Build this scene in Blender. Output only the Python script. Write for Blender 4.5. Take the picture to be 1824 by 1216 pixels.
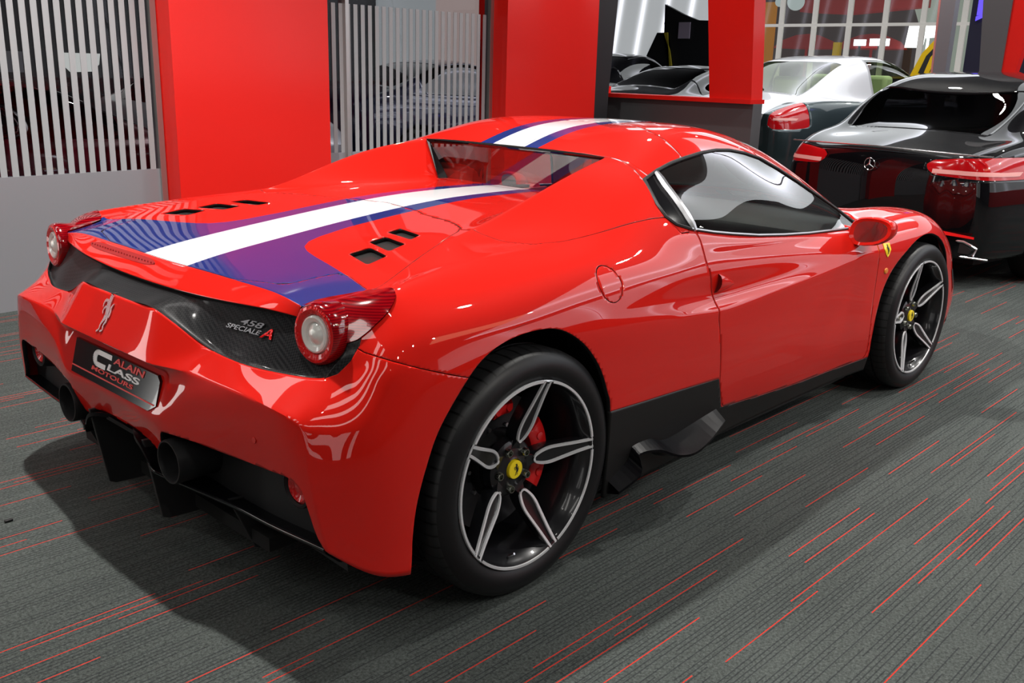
import bpy, bmesh, math, random
import numpy as np
from mathutils import Vector, Matrix

for _o in list(bpy.data.objects):
    bpy.data.objects.remove(_o, do_unlink=True)
SC = bpy.context.scene
COL = SC.collection
PI = math.pi

# ------------------------------------------------------------------ camera
CAMP = (-1.79246, -2.56342, 1.39644)
YAW, PITCH, ROLL, FPX = 0.75375, 0.275492, 0.0277043, 1726.56
_f = Vector((math.cos(YAW) * math.cos(PITCH), math.sin(YAW) * math.cos(PITCH), -math.sin(PITCH)))
_r = Vector((math.sin(YAW), -math.cos(YAW), 0.0))
_u = _r.cross(_f)
_r2 = math.cos(ROLL) * _r + math.sin(ROLL) * _u
_u2 = -math.sin(ROLL) * _r + math.cos(ROLL) * _u
camd = bpy.data.cameras.new('camera')
cam = bpy.data.objects.new('camera', camd)
COL.objects.link(cam)
cam.matrix_world = Matrix(((_r2.x, _u2.x, -_f.x, CAMP[0]), (_r2.y, _u2.y, -_f.y, CAMP[1]),
                           (_r2.z, _u2.z, -_f.z, CAMP[2]), (0, 0, 0, 1)))
camd.sensor_width = 36.0
camd.lens = FPX / 1824 * 36.0
camd.clip_start = 0.05
camd.clip_end = 200
SC.camera = cam

# ------------------------------------------------------------------ light
SC.view_settings.view_transform = 'Standard'
SC.view_settings.look = 'None'
SC.view_settings.gamma = 1.0
SC.view_settings.use_curve_mapping = False
SC.view_settings.exposure = 0.0
world = bpy.data.worlds.new('world')
SC.world = world
world.use_nodes = True
world.node_tree.nodes['Background'].inputs[0].default_value = (0.03, 0.035, 0.05, 1)
world.node_tree.nodes['Background'].inputs[1].default_value = 0.6


def spot(loc, power, size=0.06, angle=100, blend=0.6, color=(1, .97, .92), target=None):
    l = bpy.data.lights.new('spot_lamp_light', 'SPOT')
    l.energy = power
    l.shadow_soft_size = size
    l.spot_size = math.radians(angle)
    l.spot_blend = blend
    l.color = color
    o = bpy.data.objects.new('spot_lamp_light', l)
    COL.objects.link(o)
    o.location = loc
    if target is not None:
        d = Vector(target) - Vector(loc)
        o.rotation_euler = d.to_track_quat('-Z', 'Y').to_euler()
    return o


def area(loc, sx, sy, power, color=(1, 1, 1), rot=(0, 0, 0)):
    l = bpy.data.lights.new('panel_light', 'AREA')
    l.shape = 'RECTANGLE'
    l.size, l.size_y = sx, sy
    l.energy = power
    l.color = color
    o = bpy.data.objects.new('panel_light', l)
    COL.objects.link(o)
    o.location = loc
    o.rotation_euler = rot
    return o
for _x, _y, _p in ((-.45, .6, 760), (2.2, -1.7, 190), (2.2, 1.7, 120), (4.8, -1.7, 230), (4.8, 1.7, 150), (7.4, -1.7, 150), (7.4, 1.7, 150), (10.5, 1.7, 200), (14, 1.7, 200), (-2.8, 1.7, 70)):
    spot((_x, _y, 4.07), _p, .05, 130, .5)
for _x, _p in ((2.2, 150), (4.8, 150), (7.4, 120)):
    spot((_x, -5.2, 4.07), _p, .05, 130, .5)
for _x in (0, 3.5, 7.0, 10.5):
    spot((_x, 5.8, 4.07), 60, .05, 130, .5)
spot((-1.2, -5.2, 4.0), 110, .05, 38, .8, target=(-.5, -.9, .8))  # added fill spot aimed at the rear flank, no fixture behind it
for _x in (.8, 3.0):
    spot((_x, -5.2, 4.0), 190, .05, 42, .8, target=(_x * .8 + .4, -.9, .7))  # added spots to brighten the car's right side, no fixtures behind them
spot((9.5, 2.6, 4.0), 100, .06, 80, .6)  # added spot to brighten the two-tone coupe



# ------------------------------------------------------------------ materials
def mat(name, col, rough=0.5, metal=0.0, coat=0.0, coat_rough=0.03, emit=None, estr=1.0,
        trans=0.0, ior=1.45, alpha=1.0, spec=0.5):
    m = bpy.data.materials.new(name)
    m.use_nodes = True
    b = m.node_tree.nodes['Principled BSDF']
    b.inputs['Base Color'].default_value = (*col, 1)
    b.inputs['Roughness'].default_value = rough
    b.inputs['Metallic'].default_value = metal
    b.inputs['Coat Weight'].default_value = coat
    b.inputs['Coat Roughness'].default_value = coat_rough
    b.inputs['Transmission Weight'].default_value = trans
    b.inputs['IOR'].default_value = ior
    b.inputs['Alpha'].default_value = alpha
    b.inputs['Specular IOR Level'].default_value = spec
    if emit is not None:
        b.inputs['Emission Color'].default_value = (*emit, 1)
        b.inputs['Emission Strength'].default_value = estr
    return m


def nodes(m):
    nt = m.node_tree
    return nt, nt.nodes['Principled BSDF'], nt.nodes, nt.links


def glass_mat(name, tint, rough=0.0, refl=1.0):
    """thin pane: tinted see-through plus a mirror share that grows towards grazing angles"""
    m = bpy.data.materials.new(name)
    m.use_nodes = True
    nt = m.node_tree
    nt.nodes.clear()
    out = nt.nodes.new('ShaderNodeOutputMaterial')
    mix = nt.nodes.new('ShaderNodeMixShader')
    tr = nt.nodes.new('ShaderNodeBsdfTransparent')
    gl = nt.nodes.new('ShaderNodeBsdfGlossy')
    ge = nt.nodes.new('ShaderNodeNewGeometry')
    dt = nt.nodes.new('ShaderNodeVectorMath')
    dt.operation = 'DOT_PRODUCT'

    def M(op, a, b=None, cl=False):
        n = nt.nodes.new('ShaderNodeMath')
        n.operation = op
        n.use_clamp = cl
        for i, v in enumerate((a, b)):
            if v is None:
                continue
            if isinstance(v, (int, float)):
                n.inputs[i].default_value = v
            else:
                nt.links.new(v, n.inputs[i])
        return n.outputs[0]
    nt.links.new(ge.outputs['Normal'], dt.inputs[0])
    nt.links.new(ge.outputs['Incoming'], dt.inputs[1])
    c = M('SUBTRACT', 1.0, M('ABSOLUTE', dt.outputs['Value']))
    f = M('MULTIPLY', M('ADD', M('MULTIPLY', M('POWER', c, 5.0), .92), .075), refl, True)
    tr.inputs[0].default_value = (*tint, 1)
    gl.inputs['Roughness'].default_value = rough
    nt.links.new(f, mix.inputs[0])
    nt.links.new(tr.outputs[0], mix.inputs[1])
    nt.links.new(gl.outputs[0], mix.inputs[2])
    nt.links.new(mix.outputs[0], out.inputs[0])
    return m


RED = mat('red_car_paint', (0.62, 0.0105, 0.0055), 0.5, 0.0, 1.0, 0.012, spec=0.04)
BLUE = mat('blue_stripe_paint', (0.006, 0.022, 0.17), 0.4, 0.1, 1.0, 0.012, spec=0.15)
WHITE = mat('white_stripe_paint', (0.86, 0.87, 0.9), 0.35, 0.0, 1.0, 0.015)
BLACKG = mat('black_gloss', (0.006, 0.006, 0.007), 0.12, 0.0, 0.6, 0.02)
BLACKM = mat('black_matt', (0.012, 0.012, 0.013), 0.55)
DARK = mat('dark_liner_gap_shade', (0.004, 0.004, 0.004), 0.9)
RUBBER = mat('tyre_rubber', (0.009, 0.009, 0.010), 0.40, spec=.35)
ALU = mat('machined_aluminium', (0.78, 0.79, 0.81), 0.38, 0.45)
CHROME = mat('chrome', (0.86, 0.86, 0.88), 0.22, 1.0)
STEEL = mat('brushed_steel', (0.45, 0.45, 0.47), 0.3, 1.0)
RIMG = mat('graphite_rim_paint', (0.010, 0.010, 0.012), 0.28, 0.2, 0.5, 0.06)
CALIPER = mat('red_caliper_paint', (0.6, 0.008, 0.008), 0.35, 0.0, 0.5)
YELLOW = mat('yellow_enamel', (0.95, 0.72, 0.01), 0.3, 0.0, 0.5)
GLASS = glass_mat('clear_glass', (0.72, 0.76, 0.74), 0.0, 1.25)
TINT = glass_mat('smoked_glass', (0.62, 0.58, 0.58), 0.0, 1.6)


def carbon_mat(name, s=170, dark=(0.004, 0.004, 0.005), light=(0.017, 0.017, 0.018)):
    m = mat(name, dark, 0.45, 0.0, 0.22, 0.10, spec=0.15)
    nt, b, N, L = nodes(m)
    tc = N.new('ShaderNodeTexCoord')
    mp = N.new('ShaderNodeMapping')
    mp.inputs['Rotation'].default_value = (0.5, 0.6, 0.78)
    ck = N.new('ShaderNodeTexChecker')
    ck.inputs['Scale'].default_value = s
    ck.inputs['Color1'].default_value = (*dark, 1)
    ck.inputs['Color2'].default_value = (*light, 1)
    L.new(tc.outputs['Object'], mp.inputs[0])
    L.new(mp.outputs[0], ck.inputs[0])
    L.new(ck.outputs['Color'], b.inputs['Base Color'])
    return m


CARBON = carbon_mat('carbon_fibre')
SATIN = mat('satin_carbon_sill', (0.009, 0.009, 0.009), 0.45, 0.0, 0.1, 0.25, spec=0.25)


# ------------------------------------------------------------------ helpers
def tag(o, label=None, cat=None, group=None, kind=None):
    if label:
        o['label'] = label
    if cat:
        o['category'] = cat
    if group:
        o['group'] = group
    if kind:
        o['kind'] = kind
    return o


def empty(name, loc=(0, 0, 0), rz=0.0, parent=None):
    o = bpy.data.objects.new(name, None)
    COL.objects.link(o)
    o.location = loc
    o.rotation_euler = (0, 0, rz)
    o.empty_display_size = 0.1
    if parent:
        o.parent = parent
    return o


def mobj(name, V, F, mats, parent=None, midx=None, smooth=True, sharp=40, loc=None, rot=None):
    me = bpy.data.meshes.new(name)
    me.from_pydata([tuple(map(float, v)) for v in V], [], [tuple(map(int, f)) for f in F])
    if not isinstance(mats, (list, tuple)):
        mats = [mats]
    for m in mats:
        me.materials.append(m)
    if midx is not None:
        me.polygons.foreach_set('material_index', np.array(midx, dtype=np.int32))
    if smooth:
        me.polygons.foreach_set('use_smooth', np.ones(len(F), dtype=bool))
    me.update()
    if smooth and sharp:
        me.set_sharp_from_angle(angle=math.radians(sharp))
    o = bpy.data.objects.new(name, me)
    COL.objects.link(o)
    if parent is not None:
        o.parent = parent
    if loc is not None:
        o.location = loc
    if rot is not None:
        o.rotation_euler = rot
    return o


class MB:
    """collects simple shapes into one mesh"""

    def __init__(s):
        s.V, s.F, s.M = [], [], []

    def add(s, V, F, m=0):
        k = len(s.V)
        s.V += [tuple(v) for v in V]
        s.F += [tuple(i + k for i in f) for f in F]
        s.M += [m] * len(F)
        return s

    def box(s, a, b, m=0, mtx=None):
        x0, y0, z0 = a
        x1, y1, z1 = b
        V = [(x0, y0, z0), (x1, y0, z0), (x1, y1, z0), (x0, y1, z0), (x0, y0, z1), (x1, y0, z1), (x1, y1, z1), (x0, y1, z1)]
        if mtx:
            V = [mtx @ Vector(v) for v in V]
        return s.add(V, [(0, 3, 2, 1), (4, 5, 6, 7), (0, 1, 5, 4), (1, 2, 6, 5), (2, 3, 7, 6), (3, 0, 4, 7)], m)

    def tube(s, P, r, n=10, m=0, closed=False, caps=True, flat=1.0, up=None):
        P = [Vector(p) for p in P]
        k = len(P)
        R = r if isinstance(r, (list, tuple)) else [r] * k
        V = []
        ref = Vector(up) if up else None
        for i, p in enumerate(P):
            if closed:
                t = P[(i + 1) % k] - P[i - 1]
            else:
                t = P[min(i + 1, k - 1)] - P[max(i - 1, 0)]
            t.normalize()
            rr = ref if ref is not None else (Vector((0, 0, 1)) if abs(t.z) < 0.9 else Vector((1, 0, 0)))
            a = t.cross(rr).normalized()
            b = a.cross(t).normalized()
            if ref is None:
                ref = b
            else:
                if not up:
                    ref = b
            for j in range(n):
                w = 2 * PI * j / n
                V.append(p + a * math.cos(w) * R[i] + b * math.sin(w) * R[i] * flat)
        F = []
        for i in range(k if closed else k - 1):
            for j in range(n):
                i2 = (i + 1) % k
                F.append((i * n + j, i * n + (j + 1) % n, i2 * n + (j + 1) % n, i2 * n + j))
        if caps and not closed:
            F.append(tuple(range(n - 1, -1, -1)))
            F.append(tuple((k - 1) * n + j for j in range(n)))
        return s.add(V, F, m)

    def lathe(s, prof, n=64, axis='y', c=(0, 0, 0), m=0, a0=0.0, a1=None, mseg=None):
        """prof: list of (h, r); h along axis"""
        full = a1 is None
        k = n if full else n + 1
        A = 2 * PI if full else a1 - a0
        V = []
        for h, r in prof:
            for j in range(k):
                w = a0 + A * j / n
                u, v = r * math.cos(w), r * math.sin(w)
                if axis == 'y':
                    p = (u, h, v)
                elif axis == 'x':
                    p = (h, u, v)
                else:
                    p = (u, v, h)
                V.append((p[0] + c[0], p[1] + c[1], p[2] + c[2]))
        for i in range(len(prof) - 1):
            mm = m if mseg is None else mseg[i]
            F = []
            for j in range(n):
                j2 = (j + 1) % k if full else j + 1
                F.append((i * k + j, i * k + j2, (i + 1) * k + j2, (i + 1) * k + j))
            if i == 0:
                base = len(s.V)
                s.add(V, F, mm)
            else:
                s.F += [tuple(q + base for q in f) for f in F]
                s.M += [mm] * len(F)
        return s

    def prism(s, poly, h0, h1, axis='y', m=0):
        """extrude a 2D polygon along an axis between h0 and h1"""
        def P(a, b, h):
            return (a, h, b) if axis == 'y' else ((h, a, b) if axis == 'x' else (a, b, h))
        n = len(poly)
        V = [P(a, b, h0) for a, b in poly] + [P(a, b, h1) for a, b in poly]
        F = [tuple(range(n)), tuple(range(2 * n - 1, n - 1, -1))]
        F += [(i, i + n, (i + 1) % n + n, (i + 1) % n) for i in range(n)]
        return s.add(V, F, m)

    def build(s, name, mats, parent=None, smooth=True, sharp=35, bevel=None, loc=None, rot=None):
        o = mobj(name, s.V, s.F, mats, parent, s.M, smooth, None, loc, rot)
        bm = bmesh.new()
        bm.from_mesh(o.data)
        bmesh.ops.recalc_face_normals(bm, faces=bm.faces)
        bm.to_mesh(o.data)
        bm.free()
        if bevel:
            b = o.modifiers.new('bevel', 'BEVEL')
            b.width = bevel
            b.segments = 2
            b.limit_method = 'ANGLE'
            b.angle_limit = math.radians(40)
            b.harden_normals = False
        if smooth:
            o.data.set_sharp_from_angle(angle=math.radians(sharp))
        return o


def text_obj(name, body, size, mtx, m, parent=None, extrude=0.001, shear=0.0, sx=1.0, align='LEFT', bold=0.0):
    cu = bpy.data.curves.new(name, 'FONT')
    cu.body = body
    cu.size = size
    cu.extrude = extrude
    cu.shear = shear
    cu.align_x = align
    cu.offset = bold
    t = bpy.data.objects.new(name, cu)
    COL.objects.link(t)
    dg = bpy.context.evaluated_depsgraph_get()
    me = bpy.data.meshes.new_from_object(t.evaluated_get(dg))
    bpy.data.objects.remove(t)
    me.materials.clear()
    me.materials.append(m)
    o = bpy.data.objects.new(name, me)
    COL.objects.link(o)
    me.transform(Matrix.Diagonal((sx, 1, 1, 1)))
    me.transform(mtx)
    if parent is not None:
        o.parent = parent
    return o


def text_fit(name, body, w, h, mtx, m, parent, shear=0.0, bold=0.0, ext=.0008):
    o = text_obj(name, body, 1.0, Matrix.Identity(4), m, None, ext, shear, 1.0, 'LEFT', bold)
    vs = [v.co for v in o.data.vertices]
    x0, x1 = min(v.x for v in vs), max(v.x for v in vs)
    y0, y1 = min(v.y for v in vs), max(v.y for v in vs)
    o.data.transform(Matrix.Translation((-x0, -y0, 0)))
    o.data.transform(Matrix.Diagonal((w / (x1 - x0), h / (y1 - y0), 1, 1)))
    o.data.transform(mtx)
    o.parent = parent
    return o


def frame(o, xa, ya):
    """matrix with origin o, local X along xa, local Y near ya"""
    x = Vector(xa).normalized()
    y = Vector(ya)
    z = x.cross(y).normalized()
    y = z.cross(x)
    return Matrix(((x.x, y.x, z.x, o[0]), (x.y, y.y, z.y, o[1]), (x.z, y.z, z.z, o[2]), (0, 0, 0, 1)))
# ------------------------------------------------------------------ surface tools
def cc_surface(V, F, tags, crease, level=4, iters=4):
    """subdivision surface whose limit passes through the given points"""
    V = np.array(V, float)
    T = V.copy()
    ekey = {}

    def make(Vc):
        me = bpy.data.meshes.new('cage')
        me.from_pydata([tuple(v) for v in Vc], [], F)
        mx = max(tags) + 1
        for k in range(mx):
            me.materials.append(None)
        me.polygons.foreach_set('material_index', np.array(tags, dtype=np.int32))
        if crease:
            at = me.attributes.new('crease_edge', 'FLOAT', 'EDGE')
            for e in me.edges:
                k = tuple(sorted(e.vertices))
                if k in crease:
                    at.data[e.index].value = crease[k]
        o = bpy.data.objects.new('cage', me)
        COL.objects.link(o)
        md = o.modifiers.new('s', 'SUBSURF')
        md.use_limit_surface = True
        md.quality = 4
        md.boundary_smooth = 'PRESERVE_CORNERS'
        return o, md

    def ev(Vc, lev):
        o, md = make(Vc)
        md.levels = md.render_levels = lev
        dg = bpy.context.evaluated_depsgraph_get()
        me = bpy.data.meshes.new_from_object(o.evaluated_get(dg))
        n = len(me.vertices)
        P = np.empty(n * 3)
        me.vertices.foreach_get('co', P)
        P = P.reshape(-1, 3)
        Q = np.empty(len(me.polygons) * 4, dtype=np.int32)
        me.polygons.foreach_get('vertices', Q) if all(p.loop_total == 4 for p in me.polygons[:1]) else None
        li = np.empty(len(me.loops), dtype=np.int32)
        me.loops.foreach_get('vertex_index', li)
        Q = li.reshape(-1, 4)
        mi = np.empty(len(me.polygons), dtype=np.int32)
        me.polygons.foreach_get('material_index', mi)
        old = o.data
        bpy.data.objects.remove(o)
        bpy.data.meshes.remove(old)
        bpy.data.meshes.remove(me)
        return P, Q, mi

    for _ in range(iters):
        P, _q, _m = ev(V, 1)
        V += 0.85 * (T - P[:len(T)])
    return ev(V, level)


class Surf:
    """polygon soup that can be cut by signed fields"""

    def __init__(s, V, F, T):
        s.V = np.asarray(V, float)
        s.F = F
        s.T = T

    def sub(s, keep):
        return Surf(s.V, [f for f, k in zip(s.F, keep) if k], [t for t, k in zip(s.T, keep) if k])

    def clip(s, fn):
        """returns (part where fn>0, part where fn<0)"""
        f = fn(s.V)
        pos, neg = f > 0, f <= 0
        newV = []
        cache = {}
        base = len(s.V)
        fl = f.tolist()

        def cut(a, b):
            k = (a, b) if a < b else (b, a)
            if k not in cache:
                t = fl[k[0]] / (fl[k[0]] - fl[k[1]])
                t = min(max(t, 0.0), 1.0)
                newV.append(s.V[k[0]] * (1 - t) + s.V[k[1]] * t)
                cache[k] = base + len(newV) - 1
            return cache[k]
        A, TA, B, TB = [], [], [], []
        P = pos.tolist()
        for face, tg in zip(s.F, s.T):
            c = 0
            for i in face:
                c += P[i]
            if c == len(face):
                A.append(face)
                TA.append(tg)
            elif c == 0:
                B.append(face)
                TB.append(tg)
            else:
                fa, fb = [], []
                n = len(face)
                for q in range(n):
                    i, j = face[q], face[(q + 1) % n]
                    (fa if P[i] else fb).append(i)
                    if P[i] != P[j]:
                        k = cut(i, j)
                        fa.append(k)
                        fb.append(k)
                if len(fa) > 2:
                    A.append(tuple(fa))
                    TA.append(tg)
                if len(fb) > 2:
                    B.append(tuple(fb))
                    TB.append(tg)
        V = np.vstack([s.V, np.array(newV)]) if newV else s.V
        return Surf(V, A, TA), Surf(V, B, TB)

    def compact(s):
        used = sorted({i for f in s.F for i in f})
        mp = {k: i for i, k in enumerate(used)}
        # weld by position
        V = s.V[used]
        key = {}
        rep = []
        out = []
        for i, v in enumerate(V):
            k = (round(v[0], 5), round(v[1], 5), round(v[2], 5))
            if k not in key:
                key[k] = len(out)
                out.append(v)
            rep.append(key[k])
        F, T = [], []
        for f, t in zip(s.F, s.T):
            g = []
            for i in f:
                r = rep[mp[i]]
                if not g or g[-1] != r:
                    g.append(r)
            if len(g) > 1 and g[0] == g[-1]:
                g.pop()
            if len(set(g)) == len(g) and len(g) > 2:
                F.append(tuple(g))
                T.append(t)
        return Surf(np.array(out), F, T)

    def largest(s):
        c = s.compact()
        par = list(range(len(c.V)))

        def find(a):
            while par[a] != a:
                par[a] = par[par[a]]
                a = par[a]
            return a
        for f in c.F:
            r = find(f[0])
            for k in f[1:]:
                par[find(k)] = r
        cnt = {}
        for f in c.F:
            r = find(f[0])
            cnt[r] = cnt.get(r, 0) + 1
        best = max(cnt, key=cnt.get)
        return c.sub([find(f[0]) == best for f in c.F])

    def build(s, name, mats, parent=None, thick=0.01, sharp=38, fn=None):
        c = s.compact()
        if thick:
            mats = (list(mats) if isinstance(mats, (list, tuple)) else [mats]) + [DARK]
        o = mobj(name, c.V, c.F, mats, parent, c.T if fn is None else [fn(t) for t in c.T], True, sharp)
        if thick:
            md = o.modifiers.new('thickness', 'SOLIDIFY')
            md.thickness = thick
            md.offset = -1
            md.use_even_offset = False
            md.material_offset_rim = len(mats) - 1  # panel edges coloured dark, putting shade into the shut gaps
        return o


def merge(*ss):
    V = np.vstack([s.V for s in ss])
    F, T = [], []
    k = 0
    for s in ss:
        F += [tuple(i + k for i in f) for f in s.F]
        T += list(s.T)
        k += len(s.V)
    return Surf(V, F, T)


def polyfield(poly, ax=(0, 2), closed=True):
    """signed distance to a polygon (positive inside) in the plane of two axes"""
    P = np.array(poly, float)
    Q = np.roll(P, -1, axis=0)

    def fn(V):
        X = V[:, list(ax)]
        d = np.full(len(X), 1e9)
        inside = np.zeros(len(X), bool)
        for a, b in zip(P, Q):
            ab = b - a
            t = np.clip(((X - a) @ ab) / max(ab @ ab, 1e-12), 0, 1)
            d = np.minimum(d, np.linalg.norm(X - a - t[:, None] * ab, axis=1))
            c = ((a[1] > X[:, 1]) != (b[1] > X[:, 1]))
            with np.errstate(divide='ignore', invalid='ignore'):
                xi = (b[0] - a[0]) * (X[:, 1] - a[1]) / (b[1] - a[1]) + a[0]
            inside ^= c & (X[:, 0] < xi)
        return np.where(inside, d, -d)
    return fn


def spline(pts, n=8, closed=True):
    """Catmull-Rom through 2D/3D points"""
    P = [np.array(p, float) for p in pts]
    k = len(P)
    out = []
    for i in range(k if closed else k - 1):
        if closed:
            a, b, c, d = P[i - 1], P[i], P[(i + 1) % k], P[(i + 2) % k]
        else:
            a, b, c, d = P[max(i - 1, 0)], P[i], P[i + 1], P[min(i + 2, k - 1)]
        for j in range(n):
            t = j / n
            out.append(0.5 * ((2 * b) + (c - a) * t + (2 * a - 5 * b + 4 * c - d) * t * t + (3 * b - a - 3 * c + d) * t ** 3))
    if not closed:
        out.append(P[-1])
    return [tuple(p) for p in out]


def off(fn, g):
    return lambda V: fn(V) - g


def neg(fn):
    return lambda V: -fn(V)

LEVEL = 4
# ------------------------------------------------------------------ red car: body cage (half, y>0)
R_ = {}
R_['r1'] = [(-.606,.885,.31),(-.53,.94,.25),(-.42,.966,.215),(-.2,.972,.19),(0,.975,.17),(.2,.97,.17),(.42,.95,.17),(.66,.93,.17),(.93,.915,.17),(1.15,.90,.17),(1.45,.895,.17),(1.75,.895,.17),(2.0,.90,.17),(2.2,.915,.17),(2.45,.94,.18),(2.7,.95,.19),(2.95,.93,.20),(3.25,.87,.21)]
R_['r2'] = [(-.622,.855,.46),(-.545,.925,.45),(-.43,.966,.44),(-.2,.975,.42),(0,.978,.40),(.2,.975,.39),(.42,.965,.38),(.66,.955,.37),(.94,.945,.36),(1.15,.938,.35),(1.45,.933,.34),(1.75,.933,.34),(2.0,.94,.35),(2.2,.95,.36),(2.45,.962,.38),(2.7,.962,.38),(2.95,.94,.36),(3.3,.875,.34)]
R_['r3'] = [(-.62,.825,.60),(-.535,.905,.60),(-.425,.957,.60),(-.2,.970,.60),(0,.974,.60),(.2,.974,.60),(.42,.97,.58),(.66,.962,.56),(.91,.956,.54),(1.15,.95,.53),(1.45,.945,.53),(1.75,.945,.54),(2.0,.95,.56),(2.2,.958,.57),(2.45,.967,.57),(2.7,.967,.56),(2.95,.94,.52),(3.24,.87,.47)]
R_['r4'] = [(-.53,.785,.693),(-.505,.855,.69),(-.425,.943,.69),(-.2,.965,.69),(0,.971,.69),(.2,.972,.69),(.42,.968,.685),(.66,.96,.67),(.90,.953,.652),(1.15,.950,.656),(1.45,.948,.668),(1.75,.95,.683),(2.0,.956,.692),(2.2,.962,.68),(2.45,.968,.66),(2.7,.967,.65),(2.95,.94,.59),(3.22,.865,.52)]
R_['r5'] = [(-.515,.80,.72),(-.48,.86,.725),(-.41,.925,.74),(-.2,.953,.745),(0,.963,.745),(.2,.964,.74),(.42,.957,.735),(.66,.943,.72),(.90,.922,.70),(1.15,.922,.70),(1.45,.93,.708),(1.75,.94,.718),(2.0,.95,.722),(2.2,.956,.715),(2.45,.962,.70),(2.7,.96,.70),(2.95,.932,.645),(3.2,.855,.57)]
R_['r6'] = [(-.49,.81,.755),(-.455,.865,.765),(-.38,.905,.79),(-.2,.925,.80),(0,.937,.803),(.2,.942,.803),(.42,.94,.795),(.66,.933,.785),(.88,.922,.77),(1.15,.918,.765),(1.45,.918,.76),(1.75,.922,.76),(2.0,.93,.758),(2.2,.938,.75),(2.45,.94,.752),(2.7,.935,.75),(2.95,.905,.70),(3.17,.835,.62)]
R_['r7'] = [(-.475,.805,.79),(-.425,.85,.81),(-.35,.865,.838),(-.2,.87,.85),(0,.878,.86),(.2,.885,.868),(.42,.89,.868),(.66,.898,.852),(.88,.897,.835),(1.15,.893,.822),(1.45,.892,.81),(1.75,.892,.80),(2.0,.895,.795),(2.2,.895,.79),(2.45,.88,.798),(2.7,.87,.795),(2.95,.84,.755),(3.15,.79,.67)]
R_['B'] = [(-0.465,0.785,0.82),(-0.41,0.815,0.85),(-0.335,0.808,0.875),(-0.2,0.79,0.888),(0,0.785,0.898),(0.2,0.79,0.904),(0.42,0.8,0.914),(0.66,0.828,0.932),(0.88,0.862,0.898),(1.15,0.868,0.865),(1.45,0.87,0.842),(1.75,0.862,0.825),(1.97,0.862,0.81),(2.17,0.852,0.797),(2.45,0.8,0.815),(2.7,0.78,0.812),(2.95,0.75,0.78),(3.17,0.72,0.7)]
R_['C'] = [(-0.47,0.745,0.833),(-0.415,0.77,0.858),(-0.325,0.765,0.871),(-0.2,0.745,0.888),(0,0.735,0.906),(0.2,0.725,0.912),(0.42,0.715,0.938),(0.66,0.725,0.997),(0.86,0.755,1),(1.13,0.745,0.985),(1.45,0.735,0.973),(1.75,0.73,0.94),(1.975,0.77,0.885),(2.15,0.835,0.803),(2.45,0.73,0.822),(2.7,0.7,0.815),(2.95,0.67,0.775),(3.21,0.62,0.69)]
R_['D'] = [(-0.485,0.7,0.836),(-0.42,0.73,0.856),(-0.325,0.725,0.866),(-0.2,0.71,0.886),(0,0.68,0.914),(0.2,0.64,0.919),(0.42,0.62,0.972),(0.66,0.61,1.043),(0.87,0.6,1.078),(1.13,0.585,1.118),(1.45,0.565,1.125),(1.72,0.567,1.086),(1.93,0.66,0.98),(2.155,0.812,0.812),(2.45,0.65,0.815),(2.72,0.6,0.79),(2.97,0.56,0.75),(3.27,0.52,0.66)]
R_['E'] = [(-0.502,0.66,0.835),(-0.425,0.69,0.846),(-0.33,0.695,0.862),(-0.2,0.67,0.887),(0,0.605,0.921),(0.2,0.552,0.946),(0.42,0.539,1.008),(0.66,0.517,1.071),(0.887,0.462,1.107),(1.13,0.46,1.167),(1.45,0.46,1.18),(1.78,0.472,1.122),(2.05,0.55,1.008),(2.24,0.757,0.803),(2.5,0.55,0.805),(2.75,0.48,0.775),(3,0.45,0.73),(3.34,0.41,0.63)]
R_['I0'] = [(-0.5,0.55,0.848),(-0.425,0.56,0.86),(-0.33,0.56,0.873),(-0.2,0.555,0.889),(0,0.545,0.92),(0.2,0.49,0.938),(0.42,0.46,0.958),(0.66,0.405,0.966),(0.872,0.37,0.957),(1.13,0.36,1.179),(1.45,0.355,1.196),(1.79,0.37,1.15),(2.09,0.43,1.035),(2.36,0.56,0.835),(2.55,0.43,0.8),(2.78,0.37,0.76),(3.03,0.34,0.715),(3.41,0.3,0.605)]
R_['I1'] = [(-0.5,0.4,0.849),(-0.425,0.4,0.862),(-0.33,0.4,0.875),(-0.2,0.4,0.892),(0,0.4,0.918),(0.2,0.39,0.936),(0.42,0.375,0.949),(0.66,0.34,0.956),(0.872,0.29,0.957),(1.13,0.25,1.181),(1.45,0.245,1.199),(1.8,0.26,1.162),(2.12,0.3,1.028),(2.46,0.39,0.838),(2.6,0.3,0.797),(2.8,0.27,0.755),(3.06,0.24,0.705),(3.47,0.2,0.585)]
R_['I2'] = [(-0.502,0.24,0.849),(-0.425,0.24,0.863),(-0.33,0.24,0.876),(-0.2,0.235,0.892),(0,0.23,0.915),(0.2,0.225,0.935),(0.42,0.22,0.951),(0.66,0.2,0.957),(0.872,0.19,0.957),(1.12,0.16,1.174),(1.43,0.155,1.196),(1.8,0.16,1.17),(2.15,0.18,1.036),(2.54,0.24,0.841),(2.65,0.19,0.797),(2.83,0.17,0.755),(3.08,0.15,0.7),(3.51,0.12,0.57)]
R_['I3'] = [(-0.504,0.13,0.848),(-0.425,0.13,0.863),(-0.33,0.125,0.877),(-0.2,0.12,0.893),(0,0.115,0.916),(0.2,0.11,0.936),(0.42,0.11,0.953),(0.66,0.1,0.959),(0.872,0.09,0.958),(1.11,0.08,1.173),(1.41,0.08,1.196),(1.8,0.08,1.174),(2.17,0.09,1.039),(2.58,0.12,0.844),(2.68,0.1,0.797),(2.86,0.09,0.755),(3.1,0.08,0.7),(3.54,0.06,0.56)]
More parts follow.
